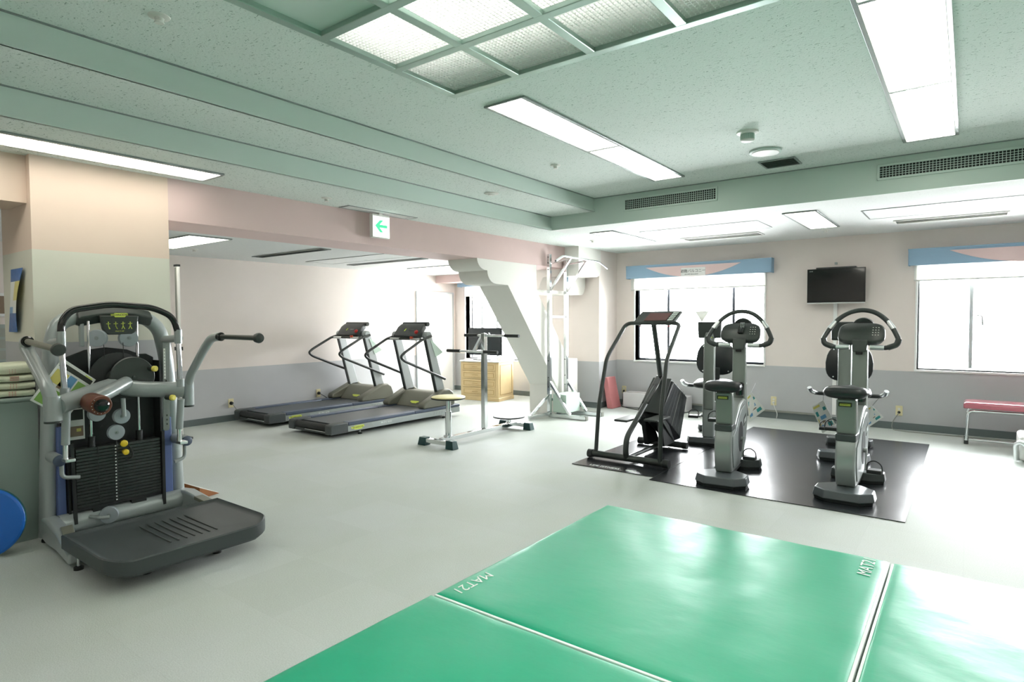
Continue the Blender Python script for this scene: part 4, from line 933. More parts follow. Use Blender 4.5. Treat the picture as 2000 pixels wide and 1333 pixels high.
# ================================================================ TWISTER (chrome waist twister)
e = thing('waist_twister', 'chrome two-station waist twister with round seat and standing disc', 'exercise machine', (-4.48, 5.3, 0)); off = e.location
MB(off).rbar((-4.47, 4.66, .065), (-4.47, 5.98, .065), .06, .045).build('base_beam', 'chrome', e, bevel=.004)
for y, a, b in ((4.62, -4.74, -4.22), (6.0, -4.72, -4.22)):
    ft = MB(off).rbar((a+.08, y, .055), (b-.08, y, .055), .06, .045).build('cross_foot', 'chrome', e, bevel=.004)
    for s0, s1 in ((a, a+.11), (b-.11, b)):
        lo_, hi_ = (s0, s1)
        sl = .02 if s0 == a else 0; sr = .02 if s0 != a else 0
        MB(off).hexa([(s0, y-.045, .001), (s1, y-.045, .001), (s1, y+.045, .001), (s0, y+.045, .001)], [(s0+sl, y-.036, .088), (s1-sr, y-.036, .088), (s1-sr, y+.036, .088), (s0+sl, y+.036, .088)]).build('end_cap', 'teal_end', ft, bevel=.004)
MB(off).cyl((-4.47, 4.78, .08), (-4.47, 4.78, .36), .036).build('seat_post', 'chrome', e)
MB(off).cyl((-4.47, 4.78, .34), (-4.47, 4.78, .49), .026).build('seat_stem', 'chrome', e)
MB(off).lathe((-4.47, 4.78, .085), (0, 0, 1), [(0, .055), (.012, .055), (.014, .04)]).build('post_collar', 'chrome', e)
st = MB(off).lathe((-4.47, 4.78, .495), (0, 0, 1), [(0, .17), (.004, .185), (.018, .185)]).build('seat', 'black', e)
MB(off).lathe((-4.47, 4.78, .513), (0, 0, 1), [(0, .184), (.008, .182), (.012, .172)]).build('seat_top', 'woodseat', st)
MB(off).cyl((-4.49, 5.88, .08), (-4.49, 5.88, .15), .03).build('disc_post', 'chrome', e)
ds = MB(off).lathe((-4.49, 5.88, .148), (0, 0, 1), [(0, .18), (.004, .195), (.016, .195)]).build('standing_disc', 'black', e)
MB(off).lathe((-4.49, 5.88, .164), (0, 0, 1), [(0, .19), (.004, .186)]).build('disc_top', 'graphite', ds)
MB(off).rbar((-4.48, 5.40, .085), (-4.48, 5.40, 1.19), .055, .055).build('centre_post', 'chrome', e, bevel=.004)
def tbar(x0, x1, y, z, sl):
    b = MB(off).tube([(x0+.1, y, z), (x1-.1, y+sl, z)], .013).build('handlebar', 'chrome', e)
    MB(off).cyl((x0, y, z), (x0+.2, y, z), .018).build('grip', 'black', b); MB(off).cyl((x1-.2, y+sl, z), (x1, y+sl, z), .018).build('grip', 'black', b)
tbar(-4.93, -4.17, 5.26, .985, 0); tbar(-4.80, -4.00, 5.43, 1.165, 0)
MB(off).rbar((-4.52, 5.27, .99), (-4.52, 5.41, 1.16), .03, .03).build('bar_brace', 'chrome', e)
MB(off).rbar((-4.48, 5.26, .985), (-4.48, 5.40, .985), .03, .03).build('lower_bracket', 'chrome', e)
m = MB(off)
for x in (-4.50, -4.43): m.cyl((x, 5.43, 1.175), (x, 5.43, 1.195), .01)
m.build('bar_bolts', 'chrome', e)

# ================================================================ PULL-UP STATION
e = thing('pull_up_station', 'tall chrome pull-up station standing against the white partition', 'pull-up station', (-4.6, 7.2, 0)); off = e.location
YA, YB, XP = 6.95, 7.38, -4.60
for y, h in ((YA, 2.24), (YB, 2.20)):
    ps = MB(off).rbar((XP, y, .04), (XP, y, h), .05, .05).build('post', 'chrome', e, bevel=.004)
    m = MB(off)
    for z in (2.2, 2.12, 2.03, .78, .55, .42): m.cyl((XP-.001, y-.028, z), (XP-.001, y-.032, z), .006)
    m.build('post_bolts', 'blackmetal', ps)
    MB(off).rbar((XP, y, .5), (XP+.33, y, .06), .035, .035).build('front_brace', 'chrome', e, bevel=.003)
    ft = MB(off).rbar((XP, y, .03), (-4.03, y+.03, .03), .05, .05).build('foot', 'chrome', e, bevel=.003)
    MB(off).box(-4.035, -4.02, y+.003, y+.057, .003, .057).build('end_cap', 'cable', ft)
    MB(off).rbar((XP, y, 1.725), (-4.27, y, 2.155), .026, .026).build('arm_brace', 'chrome', e, bevel=.002)
    MB(off).rbar((XP, y, 2.12), (-4.25, y, 2.165), .024, .024).build('top_arm', 'chrome', e, bevel=.002)
MB(off).rbar((XP, YA, .05), (-4.72, 6.62, .03), .045, .045).build('side_foot', 'chrome', e, bevel=.003)
MB(off).rbar((XP, YA, .32), (-4.70, 6.66, .06), .03, .03).build('side_brace', 'chrome', e, bevel=.002)
MB(off).rbar((XP, YA, 1.385), (XP, YB, 1.385), .03, .03).build('cross_rail', 'chrome', e, bevel=.003)
MB(off).rbar((XP, YA, .24), (XP, YB, .24), .03, .04).build('lower_rail', 'chrome', e, bevel=.003)
MB(off).tube([(-4.25, 6.57, 2.10), (-4.25, 6.75, 2.178), (-4.25, 7.68, 2.172), (-4.25, 7.95, 2.09)], .014, .04).build('pull_up_bar', 'chrome', e)
tag(MB().box(-4.567, -4.35, 6.985, 7.345, .066, .32).build('step_box', 'mint', bevel=.006), 'pale mint wooden box sitting on the feet of the pull-up station', 'box')

# ================================================================ CHEST WITH SCREEN
e = thing('wooden_chest', 'light oak chest with four drawers at the far end of the room', 'chest', (-6.53, 7.95, 0), R(8)); W_, D_, H_ = .74, .50, .665
body = MB().box(-W_/2, W_/2, -D_/2, D_/2, .04, H_-.02).build('body', 'oak', e, bevel=.004)
MB().box(-W_/2-.012, W_/2+.012, -D_/2-.012, D_/2, 0, .06).build('plinth', 'oak', e, bevel=.006)
MB().box(-W_/2-.018, W_/2+.018, -D_/2-.018, D_/2, H_-.022, H_).build('top', 'white', e, bevel=.006)
for k in range(4):
    z = .09+k*.138; dr = MB().box(-W_/2+.04, W_/2-.06, -D_/2-.012, -D_/2, z, z+.12).build('drawer', 'oak', e, bevel=.004)
    m = MB(); a, b, c_, d = -W_/2+.065, W_/2-.085, z+.022, z+.098
    m.box(a, b, -D_/2-.016, -D_/2-.012, c_, c_+.008); m.box(a, b, -D_/2-.016, -D_/2-.012, d-.008, d); m.box(a, a+.008, -D_/2-.016, -D_/2-.012, c_, d); m.box(b-.008, b, -D_/2-.016, -D_/2-.012, c_, d)
    m.build('moulding', 'oakdark', dr)
    MB().tube([(-.13, -D_/2-.013, z+.06), (-.13, -D_/2-.026, z+.06), (-.03, -D_/2-.026, z+.06), (-.03, -D_/2-.013, z+.06)], .0045, .01, 8).build('handle', 'oakdark', dr)
m = MB(); x = W_/2
m.box(x, x+.006, -D_/2+.05, -D_/2+.062, .1, .6); m.box(x, x+.006, D_/2-.062, D_/2-.05, .1, .6); m.box(x, x+.006, -D_/2+.062, D_/2-.062, .588, .6); m.box(x, x+.006, -D_/2+.062, D_/2-.062, .1, .112)
m.build('side_moulding', 'oakdark', e)
e = thing('small_television', 'dark flat television standing on the oak chest', 'television', (-6.55, 7.93, .666), R(4))
MB().box(-.35, .35, -.02, .02, .08, .545).build('bezel', 'blackgloss', e, bevel=.004)
MB().box(-.335, .335, -.022, -.019, .10, .53).build('screen', 'screengrey', e)
MB().box(-.03, .03, -.015, .015, .01, .09).build('neck', 'blackgloss', e)
MB().loft([[(-.2*s, -.1*s, z), (.2*s, -.1*s, z), (.2*s, .1*s, z), (-.2*s, .1*s, z)] for z, s in ((0, 1), (.008, 1), (.014, .9))]).build('stand', 'blackgloss', e)
o = MB((-6.24, 7.9, .666)).hexa([(-6.26, 7.86, .667), (-6.16, 7.86, .667), (-6.16, 7.93, .667), (-6.26, 7.93, .667)], [(-6.23, 7.89, .735), (-6.17, 7.89, .755), (-6.17, 7.91, .755), (-6.23, 7.91, .735)]).build('desk_clock', 'offwhite', bevel=.004); o.location = (-6.24, 7.9, .666)
tag(o, 'small white clock beside the television on the chest', 'clock')

# ================================================================ STADIOMETER
e = thing('height_gauge', 'tall silver height measuring pole by the left wall', 'height gauge', (-7.15, 3.2, 0)); off = e.location
MB(off).box(-7.185, -7.115, 3.185, 3.215, .05, 1.965).build('pole', 'offwhite', e, bevel=.006)
MB(off).box(-7.165, -7.135, 3.181, 3.185, .3, 1.95).build('scale_groove', 'cable', e)
MB(off).box(-7.19, -7.11, 3.18, 3.22, 1.962, 1.985).build('top_cap', 'black', e, bevel=.003)
MB(off).box(-7.19, -7.09, 3.17, 3.22, 1.015, 1.055).build('slider', 'black', e)
MB(off).box(-7.17, -7.13, 3.1815, 3.185, .31, .37).build('blue_sticker', 'paperblue', e)
bs = MB(off).box(-7.25, -7.02, 3.02, 3.28, .004, .03).build('base_plate', 'darkplastic', e, bevel=.006)
m = MB(off)
for dx in (-.03, .03): m.box(-7.16+dx-.02, -7.16+dx+.02, 3.08, 3.2, .03, .10)
m.build('heel_block', 'black', e, bevel=.004)

# wooden wedge
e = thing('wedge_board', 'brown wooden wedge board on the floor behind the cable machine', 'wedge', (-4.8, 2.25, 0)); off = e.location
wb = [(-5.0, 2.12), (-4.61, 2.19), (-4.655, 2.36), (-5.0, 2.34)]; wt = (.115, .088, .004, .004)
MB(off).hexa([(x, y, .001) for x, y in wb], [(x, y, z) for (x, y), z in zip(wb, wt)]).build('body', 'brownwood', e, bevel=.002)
MB(off).hexa([(x, y, z) for (x, y), z in zip(wb, wt)], [(x, y, z+.003) for (x, y), z in zip(wb, wt)]).build('top_reflection', 'offwhite', e)  # off-white layer paints the light reflected off the sloping wooden top

# ================================================================ BENCH AND MACHINE EDGE AT RIGHT
e = thing('padded_bench', 'low bench with dusty red vinyl pad and chrome legs under the right window', 'bench', (.6, 8.2, 0)); off = e.location
MB(off).loft([[(-.03+d, 8.02+d, z), (1.25-d, 8.02+d, z), (1.25-d, 8.38-d, z), (-.03+d, 8.38-d, z)] for z, d in ((.385, .004), (.392, 0), (.435, 0), (.452, .02))]).build('seat_pad', 'benchpink', e, bevel=.012, seg=3)
for y in (8.06, 8.34):
    MB(off).tube([(.0, y, .03), (.01, y, .36), (1.21, y, .365), (1.22, y, .03)], .0145, .06).build('leg_frame', 'chrome', e)
    for x in (.0, 1.22): MB(off).cyl((x, y, .001), (x, y, .04), .02).build('rubber_foot', 'black', e)
MB(off).tube([(.02, 8.06, .05), (1.2, 8.06, .05)], .01).build('stretcher', 'chrome', e)
e = thing('white_machine', 'white rounded machine body with a curved silver tube at the right edge', 'exercise machine', (.62, 7.5, 0)); off = e.location
MB(off).box(.395, 1.0, 7.30, 7.75, .02, .245).build('body', 'white', e, bevel=.03, seg=4)
MB(off).tube([(.38, 7.33, .02), (.37, 7.30, .17), (.41, 7.27, .20), (.52, 7.24, .10), (.60, 7.22, .03)], .022, .05).build('side_tube', 'brushed', e)
MB(off).box(.45, .95, 7.34, 7.7, .0, .03).build('foot_plate', 'black', e)

# ================================================================ COUNTER, TOWELS, DISC
e = thing('reception_counter', 'grey green counter under the stack of towels', 'counter', (-4.9, .2, 0)); off = e.location
MB(off).box(-5.24, -4.60, -1.6, 1.212, .0, .86).build('body', 'counter', e, bevel=.003)
MB(off).box(-5.25, -4.585, -1.6, 1.216, .86, .886).build('worktop', 'counter', e, bevel=.01)
tl = ['lowest folded cream towel in the stack on the counter', 'second folded cream towel from the bottom of the stack', 'third folded cream towel from the bottom of the stack', 'topmost thick folded cream towel on the counter stack']
for k in range(4):
    z = .888+k*.046; h = .044 if k < 3 else .068
    def ring(y, d):
        pts = []
        for i in range(24):
            t = 2*math.pi*i/24; ct, s_ = math.cos(t), math.sin(t)
            pts.append((-4.76+.145*math.copysign(abs(ct)**.35, ct)*(1-d*.4), y, z+h/2+(h/2)*math.copysign(abs(s_)**.5, s_)*(1-d)+.002*math.sin(y*31+k)))
        return pts
    ys_ = [.62, .625] + [.63+.045*i for i in range(13)] + [1.204+.003*(k % 2), 1.211]
    o = thing('folded_towel', tl[k], 'towel', (-4.76, .9, z), 0, 'stack of cream towels'); off = o.location
    MB(off).loft([ring(y, .35 if y in (ys_[0], ys_[-1]) else 0.0) for y in ys_]).build('towel', 'towel', o, angle=70)
    m = MB(off); x = -4.614
    for j in range(9): m.box(x-.004, x+.0015, 1.075+.012*k % .03+.014*(j % 3), 1.083+.014*(j % 3), z+.010+.010*(j//3), z+.015+.010*(j//3))
    m.build('woven_stripe', 'towelred', o)
e = thing('balance_disc', 'blue round balance cushion with teal rim leaning against the counter', 'balance disc', (-4.425, .88, .204)); 
MB().lathe((-.085, 0, 0), (1, 0, 0), [(0, .16), (.008, .19), (.03, .203), (.06, .203)], 48).build('rim', 'ballteal', e, angle=30)
MB().lathe((-.022, 0, 0), (1, 0, 0), [(0, .203), (.006, .200), (.012, .19), (.018, .14), (.020, .05), (.0205, .001)], 48).build('cushion', 'ballblue', e, angle=15)
e.rotation_euler = (0, R(-5), R(-24))
# poster curling off the pillar
m = MB((-5.0, 1.2, 1.5)); N = 10; mats = ['paper', 'paperblue', 'paperyellow', 'papersky']
def pp(u, v):   # v 0 top .. 1 bottom
    x = -5.03+.25*u-.085*max(0, v)**1.3*(1) + (-.05*u*v**1.5); return (x, 1.219-.004-.05*math.sin(v*3.0)*.5*u-.01, 1.69-.41*v)
for i in range(N):
    v0, v1 = i/N, (i+1)/N
    for u0, u1 in ((0, .5), (.5, 1)):
        m.mi = 1 if i in (0, 1, 7, 8, 9) else (2 if (u0 > .4 and i in (2, 3, 4)) else (3 if (i == 6 and u0 < .4) else 0))
        a = [pp(u0, v0), pp(u1, v0), pp(u1, v1), pp(u0, v1)]; m.hexa(a, [(x, y-.0012, z) for x, y, z in a])
o = m.build('wall_poster', mats); o.location = (-5.0, 1.2, 1.5); tag(o, 'narrow blue and yellow poster curling off the side of the pillar', 'poster')
# reception background seen past the pillar
e = thing('picture_frame', 'small white framed picture on the wall beyond the counter', 'picture', (LX, 1.9, 1.5)); off = e.location
MB(off).box(LX+.001, LX+.025, 1.55, 1.86, 1.40, 1.64).build('frame', 'white', e, bevel=.003); MB(off).box(LX+.025, LX+.027, 1.58, 1.83, 1.43, 1.61).build('picture', 'paperbrown', e)
e = thing('filing_cabinet', 'low grey shuttered cabinet against the wall beyond the counter', 'cabinet', (LX+.2, 1.5, 0)); off = e.location
MB(off).box(LX+.013, LX+.4, .9, 1.95, 0, 1.32).build('body', 'fixture', e, bevel=.004)
m = MB(off)
for k in range(11): m.box(LX+.4, LX+.406, .94, 1.91, .1+k*.11, .185+k*.11)
m.build('shutter', 'cable', e)

# ================================================================ CABLE MACHINE (left foreground)
ML = (-4.3, 1.6, 0); e = thing('cable_machine', 'large silver and black cable weight machine with platform in the left foreground', 'exercise machine', ML)
def mm(): return MB(ML)
def X(x, pts): return [(x, y, z) for y, z in pts]
mm().tube(X(-4.5, [(1.215, .03), (1.235, .6), (1.262, 1.2), (1.30, 1.345), (1.42, 1.385), (1.60, 1.40), (1.78, 1.385), (1.885, 1.30), (1.925, 1.1), (1.965, .5), (1.985, .05)]), .046, .07, 20).build('main_frame', 'silver', e, angle=80)
bt = mm().cyl((-4.42, 1.25, .10), (-4.42, 1.96, .10), .062, n=24).build('base_tube', 'silver', e)
for y0, y1, sgn in ((1.225, 1.165, -1), (1.985, 2.02, 1)):
    sr = mm().loft([[(x, y-.04, z0), (x, y+.04, z0), (x, y+.04, z1), (x, y-.04, z1)] for x, y, z0, z1 in ((-4.53, y0, .02, .15), (-4.35, (y0*2+y1)/3, .02, .165), (-4.15, (y0+y1)/2, .03, .14), (-3.85, y1, .03, .09))]).build('side_rail', 'silver', e, bevel=.014, seg=3)
    mm().hexa([(-4.2, y0-.03, .128), (-4.2, y0+.03, .128), (-3.90, y1+.03, .08), (-3.90, y1-.03, .08)][::1], [(-4.2, y0-.03, .152), (-4.2, y0+.03, .152), (-3.90, y1+.03, .108), (-3.90, y1-.03, .108)]).build('rail_cover', 'olive', sr, bevel=.003)
    mm().lathe((-4.49, y0, 0), (0, 0, 1), [(0, .045), (.012, .045), (.022, .036)]).build('rubber_foot', 'black', sr)
mm().hexa([(-4.38, 1.26, .03), (-3.9, 1.19, .03), (-3.9, 2.0, .03), (-4.38, 1.95, .03)], [(-4.38, 1.26, .045), (-3.9, 1.19, .045), (-3.9, 2.0, .045), (-4.38, 1.95, .045)]).build('floor_plate', 'silverlight', e)
# platform with upturned ends
def outline(s, x0=-3.93, x1=-3.275, y0=1.12, y1=1.985, r=.13):
    pts = [(x0, y0), (x0, y1)]
    for cx, cy, a0 in ((x1-r, y1-r, 90), (x1-r, y0+r, 0)):
        for i in range(7): a = R(a0-90*i/6); pts.append((cx+r*math.cos(a), cy+r*math.sin(a)))
    cx, cy = (x0+x1)/2, (y0+y1)/2
    return [(cx+(x-cx)*s, cy+(y-cy)*s) for x, y in pts]
def pz(x, y, z): return z + .020*max(0, abs(y-1.55)-.33)/.1 + .0
pl_ = mm().loft([[(x, y, pz(x, y, z)) for x, y in outline(s)] for s, z in ((.90, .074), (.96, .076), (1.0, .09), (1.0, .158), (.985, .165), (.955, .156), (.90, .154), (.6, .152), (.3, .152))]).build('platform', 'graphite', e, angle=30)
m = mm()
for k in range(7):
    y = 1.47+k*.042; m.tube([(-3.86, y, .153), (-3.62, y-.004, .154), (-3.42, y-.004, .153)], .004, n=6)
m.build('platform_ribs', 'darkplastic', pl_)
for x, y in ((-3.47, 1.74), (-3.49, 1.37), (-3.84, 1.17), (-3.84, 1.93)):
    f_ = mm().cyl((x, y, .015), (x, y, .085), .009).build('foot_bolt', 'chrome', pl_)
    mm().lathe((x, y, 0), (0, 0, 1), [(0, .024), (.014, .024), (.02, .012)]).build('rubber_foot', 'black', pl_)
# back shroud and stack
pts = [(1.30, .15), (1.85, .15), (1.845, 1.10), (1.80, 1.125), (1.76, 1.125), (1.68, 1.16), (1.56, 1.178), (1.44, 1.165), (1.33, 1.12), (1.30, 1.09)]
sh = mm().prism(pts, 'x', -4.53, -4.50).build('back_shroud', 'black', e, bevel=.006)
mm().box(-4.50, -4.40, 1.30, 1.312, .15, 1.05).build('shroud_side', 'black', sh); mm().box(-4.50, -4.40, 1.838, 1.85, .15, 1.08).build('shroud_side', 'black', sh)
for k in range(18):
    z = .19+k*.0205; mm().box(-4.46, -4.375, 1.335, 1.822, z, z+.0175).build('weight_plate', 'blackmetal', e, bevel=.0015)
mm().box(-4.46, -4.38, 1.335, 1.822, .1705, .1885).build('stack_base', 'black', e)
m = mm()
for k in range(18): m.box(-4.3745, -4.372, 1.548, 1.556, .194+k*.0205, .202+k*.0205)
m.build('weight_number', 'inkwhite', e)
mm().box(-4.47, -4.38, 1.42, 1.50, .135, .17).build('stack_bracket', 'black', e); mm().box(-4.47, -4.38, 1.64, 1.73, .135, .17).build('stack_bracket', 'black', e)
for y0, y1, zt in ((1.252, 1.298, .70), (1.852, 1.925, .68)):
    mm().prism([(y0, .14), (y1, .14), (y1-.004, zt), (y0+.008 if y0 < 1.5 else y0, zt)], 'x', -4.47, -4.43).build('side_panel', 'bluepanel', e, bevel=.004)
for y in (1.322, 1.835): mm().rbar((-4.365, y, .10), (-4.365, y-.01 if y < 1.5 else y, .60), .018, .018).build('stack_guard', 'black', e)
for y in (1.435, 1.712): mm().cyl((-4.42, y, .5), (-4.42, y, 1.35), .0085, n=12).build('guide_rod', 'chrome', e)
for y in (1.435, 1.712): mm().cyl((-4.42, y, .555), (-4.42, y, .62), .02, n=12).build('rod_bumper', 'black', e)
mm().box(-4.475, -4.44, 1.398, 1.42, 1.19, 1.37).build('pulley_bracket', 'silver', e, bevel=.004)
mm().tube([(-4.355, 1.553, .2), (-4.355, 1.553, .70)], .003, n=6).build('cable', 'black', e)
mm().tube([(-4.37, 1.452, .56), (-4.36, 1.45, .2)], .002, n=6).build('cable', 'black', e)
for y in (1.505, 1.615, 1.70): mm().tube([(-4.385, y, 1.21), (-4.385, y+.004, 1.10)], .0022, n=6).build('cable', 'black', e)
# hood with instruction placard
hd = mm().loft([[(x, y, z) for x, y, z in ((-4.545, yy, zb), (-4.45, yy, zb-.01), (-4.415, yy, (zb+zt)/2), (-4.45, yy, zt), (-4.545, yy, zt))] for yy, zb, zt in ((1.385, 1.335, 1.40), (1.40, 1.325, 1.418), (1.50, 1.345, 1.438), (1.60, 1.352, 1.447), (1.70, 1.348, 1.442), (1.80, 1.325, 1.42), (1.815, 1.335, 1.405))]).build('top_hood', 'darkolive', e, bevel=.012, seg=3)
plq = mm().prism([(1.49, 1.385), (1.715, 1.385), (1.705, 1.30), (1.69, 1.272), (1.67, 1.262), (1.54, 1.262), (1.52, 1.272), (1.505, 1.30)], 'x', -4.42, -4.39).build('placard', 'darkolive', e, bevel=.008, seg=3)
mm().prism([(1.51, 1.355), (1.695, 1.355), (1.688, 1.30), (1.675, 1.277), (1.53, 1.277), (1.517, 1.30)], 'x', -4.39, -4.388).build('placard_window', 'darkplastic', plq)
mm().prism([(1.600+y, 1.388+z) for y, z in badge_pts(.10, .028)], 'x', -4.392, -4.384).build('badge', 'badge', plq)
text('lettering', 'TECHNOGYM', .0165, 'ink', plq, Vector((-4.3835, 1.600, 1.389))-Vector(ML), FX)
text('lettering', 'MULTI HIP', .011, 'badge', plq, Vector((-4.3875, 1.600, 1.284))-Vector(ML), FX)
m = mm()
for k, (a, b) in enumerate(((.5, -.4), (.7, -.2), (-.2, .6), (-.3, .2))):
    y, z = 1.535+k*.042, 1.32
    m.ball((-4.386, y, z+.022), .0038, n=6)
    for p0, p1 in (((0, .017), (0, -.002)), ((0, -.002), (.010, -.022)), ((0, -.002), (a*.018-.004, -.022)), ((-.012, .012), (.012, .014+.004*b))):
        m.rbar((-4.386, y+p0[0], z+p0[1]), (-4.386, y+p1[0], z+p1[1]), .0035, .0035)
m.build('exercise_figures', 'badge', plq)
def pulley(x, y, z, r, m_='silver', tilt=0):
    g = mm(); ax = Vector((math.cos(tilt), math.sin(tilt), 0)); c0 = Vector((x, y, z))
    g.lathe(c0-ax*.012, ax, [(0, r), (.007, r), (.009, r*.9), (.015, r*.9), (.017, r), (.026, r), (.0285, r*.96), (.030, r*.3), (.0301, .001)], 40); o = g.build('pulley', 'pulleygrey', e, angle=25)
    h = mm(); h.lathe(c0+ax*.0185, ax, [(0, r*.22), (.003, r*.22), (.003, r*.1), (.006, r*.09), (.0065, .001)], 16); h.build('pulley_hub', 'fixture', o)
    return o
pulley(-4.40, 1.478, 1.242, .054, tilt=R(-38)); pulley(-4.41, 1.655, 1.238, .056)
pulley(-4.34, 1.44, .772, .048); pulley(-4.315, 1.568, .742, .048); pulley(-4.325, 1.538, .642, .048)
pulley(-4.33, 1.49, .122, .052, tilt=R(-25))
mm().tube([(-4.36, 1.40, .13), (-4.28, 1.42, .13), (-4.27, 1.47, .125)], .011, .02).build('pulley_arm', 'silver', e)
mm().tube([(-4.27, 1.565, .86), (-4.27, 1.568, .745)], .013).build('pulley_hanger', 'silver', e)
# cam discs
mm().lathe((-4.40, 1.582, .985), (1, 0, 0), [(0, .158), (.004, .162), (.012, .162), (.014, .157)], 48).build('cam_plate', 'black', e)
dd = mm().lathe((-4.335, 1.645, .985), (1, 0, 0), [(0, .128), (.003, .133), (.010, .133), (.016, .128), (.02, .04)], 48).build('selector_disc', 'darkolive', e)
mm().lathe((-4.32, 1.648, .985), (1, 0, 0), [(0, .012), (.012, .011), (.014, .004)], 12).build('disc_bolt', 'blackmetal', dd)
mm().cyl((-4.45, 1.56, .985), (-4.33, 1.56, .985), .05).build('cam_hub', 'blackmetal', e)
for x, y, z in ((-4.30, 1.755, 1.035), (-4.19, 1.815, .845)):
    kb = mm().lathe((x-.03, y-.012, z), (1, .3, 0), [(0, .016), (.03, .018), (.045, .02)], 16).build('selector_knob', 'blackmetal', e); mm().lathe((x+.012, y+.002, z), (1, .3, 0), [(0, .019), (.018, .019), (.024, .014)], 16).build('knob_cap', 'yellowpale', kb)
# cross arms carrying the handles
mm().tube([(-4.06, 1.155, .875), (-4.30, 1.46, .925), (-4.36, 1.56, .94)], .052, .03, 18).build('cross_arm', 'silver', e, angle=80)
mm().tube([(-4.36, 1.56, .93), (-4.30, 1.68, .905), (-4.23, 1.915, .885)], .052, .03, 18).build('cross_arm', 'silver', e, angle=80)
mm().cyl((-4.05, 1.135, .795), (-4.06, 1.135, .93), .043, n=20).build('arm_socket', 'silver', e)
mm().cyl((-4.05, 1.135, .785), (-4.05, 1.135, .797), .044, n=20).build('socket_cap', 'blackmetal', e)
mm().cyl((-4.235, 1.95, .775), (-4.235, 1.95, .93), .036, n=20).build('arm_socket', 'silver', e)
mm().cyl((-4.235, 1.95, .765), (-4.235, 1.95, .777), .037, n=20).build('socket_cap', 'blackmetal', e)
mm().tube([(-4.06, 1.135, .90), (-4.12, 1.13, .98), (-4.36, 1.13, 1.13), (-4.46, 1.125, 1.20), (-4.42, 1.12, 1.232)], .034, .06, 18).build('left_arm', 'silver', e, angle=80)
mm().tube([(-4.235, 1.95, .90), (-4.20, 1.95, .98), (-4.00, 1.95, 1.165), (-3.90, 1.95, 1.24), (-3.80, 1.95, 1.248)], .027, .07, 18).build('right_arm', 'silver', e, angle=80)
for x0, x1, y, z0, z1, s in ((-4.42, -3.90, 1.12, 1.232, 1.198, 1.15), (-3.80, -3.36, 1.95, 1.248, 1.246, 1)):
    h = mm().cyl((x0+.02, y, z0), (x1, y, z1), .0155*s, n=14).build('handle', 'olive' if s > 1 else 'darkolive', e)
    mm().lathe((x0, y, z0), (1, 0, 0), [(-.006, .02*s), (0, .027*s), (.022, .028*s), (.03, .02*s)], 20).build('collar', 'blackgloss', h)
    mm().lathe((x1-.01, y, z1), (1, 0, 0), [(0, .018*s), (.008, .028*s), (.03, .031*s), (.042, .026*s), (.046, .001)], 20).build('end_knob', 'darkplastic', h)
mm().lathe((-3.925, 1.12, 1.20), (1, 0, 0), [(0, .024), (.01, .024)], 16).build('lime_ring', 'lime', e)
# black grab bar on chrome posts
gb = mm().tube(X(-4.15, [(1.212, 1.285), (1.215, 1.345), (1.262, 1.415), (1.46, 1.452), (1.70, 1.436), (1.825, 1.378), (1.855, 1.27)]), .0195, .06, 16).build('grab_bar', 'blackgloss', e, angle=80)
for y, yb in ((1.212, 1.222), (1.855, 1.862)):
    ps = mm().cyl((-4.15, yb, .93), (-4.15, y, 1.22), .0155, n=16).build('chrome_post', 'chrome', e)
    mm().cyl((-4.15, y, 1.20), (-4.15, y, 1.292), .023, n=16).build('sleeve', 'silver', ps)
    mm().cyl((-4.15, yb, .915), (-4.15, yb, .965), .024, n=16).build('sleeve', 'silver', ps)
    mm().cyl((-4.17, yb+.01, .83), (-4.20, yb+.01, .63), .022, n=16).build('lower_sleeve', 'silver', e)
    mm().cyl((-4.20, yb+.01, .64), (-4.205, yb+.01, .545), .014, n=16).build('lower_post', 'chrome', e)
    hb_ = mm().cyl((-4.45, yb+(.01 if y < 1.5 else .08), .525), (-4.27, yb+(.0 if y < 1.5 else .09), .525), .033, n=18).build('pivot_housing', 'silver', e)
    mm().lathe((-4.275, yb+(.0 if y < 1.5 else .09), .525), (1, 0, 0), [(0, .034), (.01, .033), (.016, .024), (.017, .001)], 18).build('pivot_cap', 'bluegrey', hb_)
    mm().box(-4.24, -4.17, yb, yb+.05, .525, .545).build('lower_clamp', 'brushed', e, bevel=.004)
    s = 1 if y < 1.5 else 1.3
    mm().tube([(-4.31, yb+.05*s-.03, .51), (-4.31, yb+.05*s-.03, .415), (-4.31, yb+.11, .40)] if y < 1.5 else [(-4.33, yb+.10, .50), (-4.33, yb+.10, .40), (-4.33, yb+.03, .385)], .012, .03).build('cable_hook', 'silver', e)
mm().cyl((-4.48, 1.90, 1.22), (-4.15, 1.86, 1.235), .025, n=16).build('post_strut', 'silver', e)
mm().cyl((-4.48, 1.255, 1.22), (-4.15, 1.212, 1.235), .022, n=16).build('post_strut', 'silver', e)
# padded roller
mm().tube([(-4.31, 1.60, .955), (-4.16, 1.47, .93), (-4.08, 1.335, .887)], .04, .06, 16).build('roller_arm', 'silver', e, angle=80)
rl = mm().lathe((-4.13, 1.335, .877), (1, -.05, -.03), [(0, .03), (.01, .05), (.04, .056), (.20, .058), (.212, .052), (.214, .035)], 28).build('leather_roller', 'leather', e, angle=40)
mm().lathe((-3.925, 1.325, .871), (1, -.05, -.03), [(0, .038), (.02, .038), (.035, .026), (.038, .001)], 20).build('roller_cap', 'blackgloss', rl)
m = mm()
for k in range(16):
    a = 2*math.pi*k/16; m.ball((-3.920, 1.324+.046*math.cos(a), .871+.046*math.sin(a)), .0028, n=4)
m.build('roller_studs', 'brushed', rl)
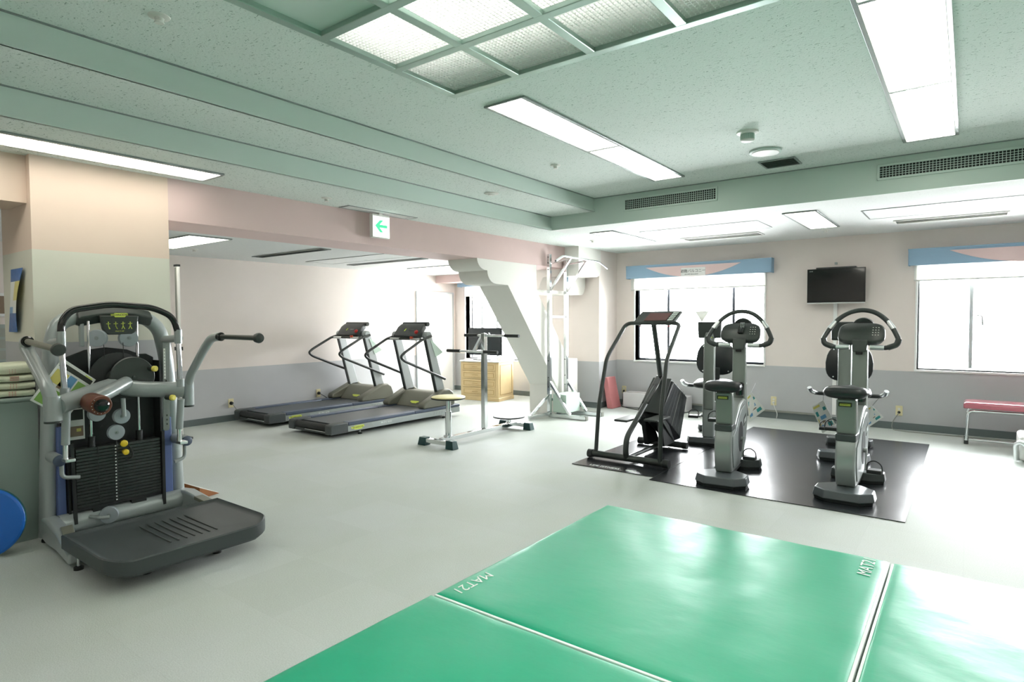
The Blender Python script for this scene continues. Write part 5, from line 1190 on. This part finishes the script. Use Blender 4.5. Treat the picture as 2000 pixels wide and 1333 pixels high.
# yellow selector pin
mm().lathe((-4.375, 1.60, .555), (1, 0, 0), [(0, .022), (.012, .022), (.016, .014)], 16).build('yellow_tab', 'yellow', e)
mm().lathe((-4.375, 1.598, .503), (1, 0, 0), [(0, .01), (.03, .018), (.045, .018), (.05, .01)], 16).build('selector_pin', 'yellow', e)
mm().tube([(-4.355, 1.62, .54), (-4.35, 1.645, .50), (-4.35, 1.64, .455), (-4.35, 1.60, .445)], .005, .02, 8).build('pin_cord', 'black', e)
# position scale plate
sp = mm().prism([(1.862, .60), (1.872, .59), (1.895, .59), (1.905, .60), (1.922, 1.225), (1.912, 1.24), (1.888, 1.24), (1.872, 1.225)], 'x', -4.43, -4.42).build('position_plate', 'greygreen', e, bevel=.002)
mm().box(-4.4195, -4.4185, 1.875, 1.888, .95, 1.16).build('number_strip', 'paper', sp)
m = mm()
for k in range(9): m.box(-4.4186, -4.418, 1.879, 1.884, .965+k*.022, .970+k*.022)
for z in (.63, .66, .69, .86, .90, .93, 1.20): m.box(-4.4195, -4.418, 1.885, 1.893, z, z+.012)
m.build('plate_marks', 'ink', sp)
# photo sticker inside the shroud
st = mm().box(-4.499, -4.497, 1.335, 1.425, .60, .80).build('photo_sticker', 'paper', sh); mm().box(-4.497, -4.4965, 1.343, 1.417, .62, .685).build('photo', 'paperbrown', st); mm().box(-4.497, -4.4965, 1.343, 1.417, .725, .79).build('photo', 'ink', st)
mm().box(-4.4965, -4.496, 1.38, 1.405, .65, .67).build('yellow_arrow', 'paperyellow', st)
card([(-4.38, 1.283, 1.127), (-4.38, 1.455, 0.981), (-4.38, 1.294, 0.752), (-4.38, 1.117, 0.888)], (1, 0, 0), 'large green instruction card hanging on the left of the cable machine',
     [(.0+.04, .96, .06, .16, 'ink'), (.06, .40, .22, .5, 'paperyellow'), (.42, .62, .2, .5, 'papersky'), (.3, .42, .3, .55, 'paperbrown'), (.66, .94, .22, .9, 'papergreen'), (.06, .60, .60, .96, 'papergreen'), (.72, .92, .03, .055, 'badge')],
     [(-4.38, 1.283, 1.127), (-4.30, 1.25, 1.19), (-4.19, 1.23, 1.215)])

# ================================================================ OUTSIDE
e = thing('neighbour_building', 'pale building far outside the right window', 'building', (6, 34, -6))
MB().box(-14, 14, 0, 8, -6, 10).build('facade', 'ext', e)
m = MB()
for i in range(14):
    for k in range(3): m.box(-12+i*1.8, -11.1+i*1.8, -.05, 0, 3+k*2.8, 4.5+k*2.8)
m.build('facade_windows', 'extglass', e)
bpy.context.view_layer.update()
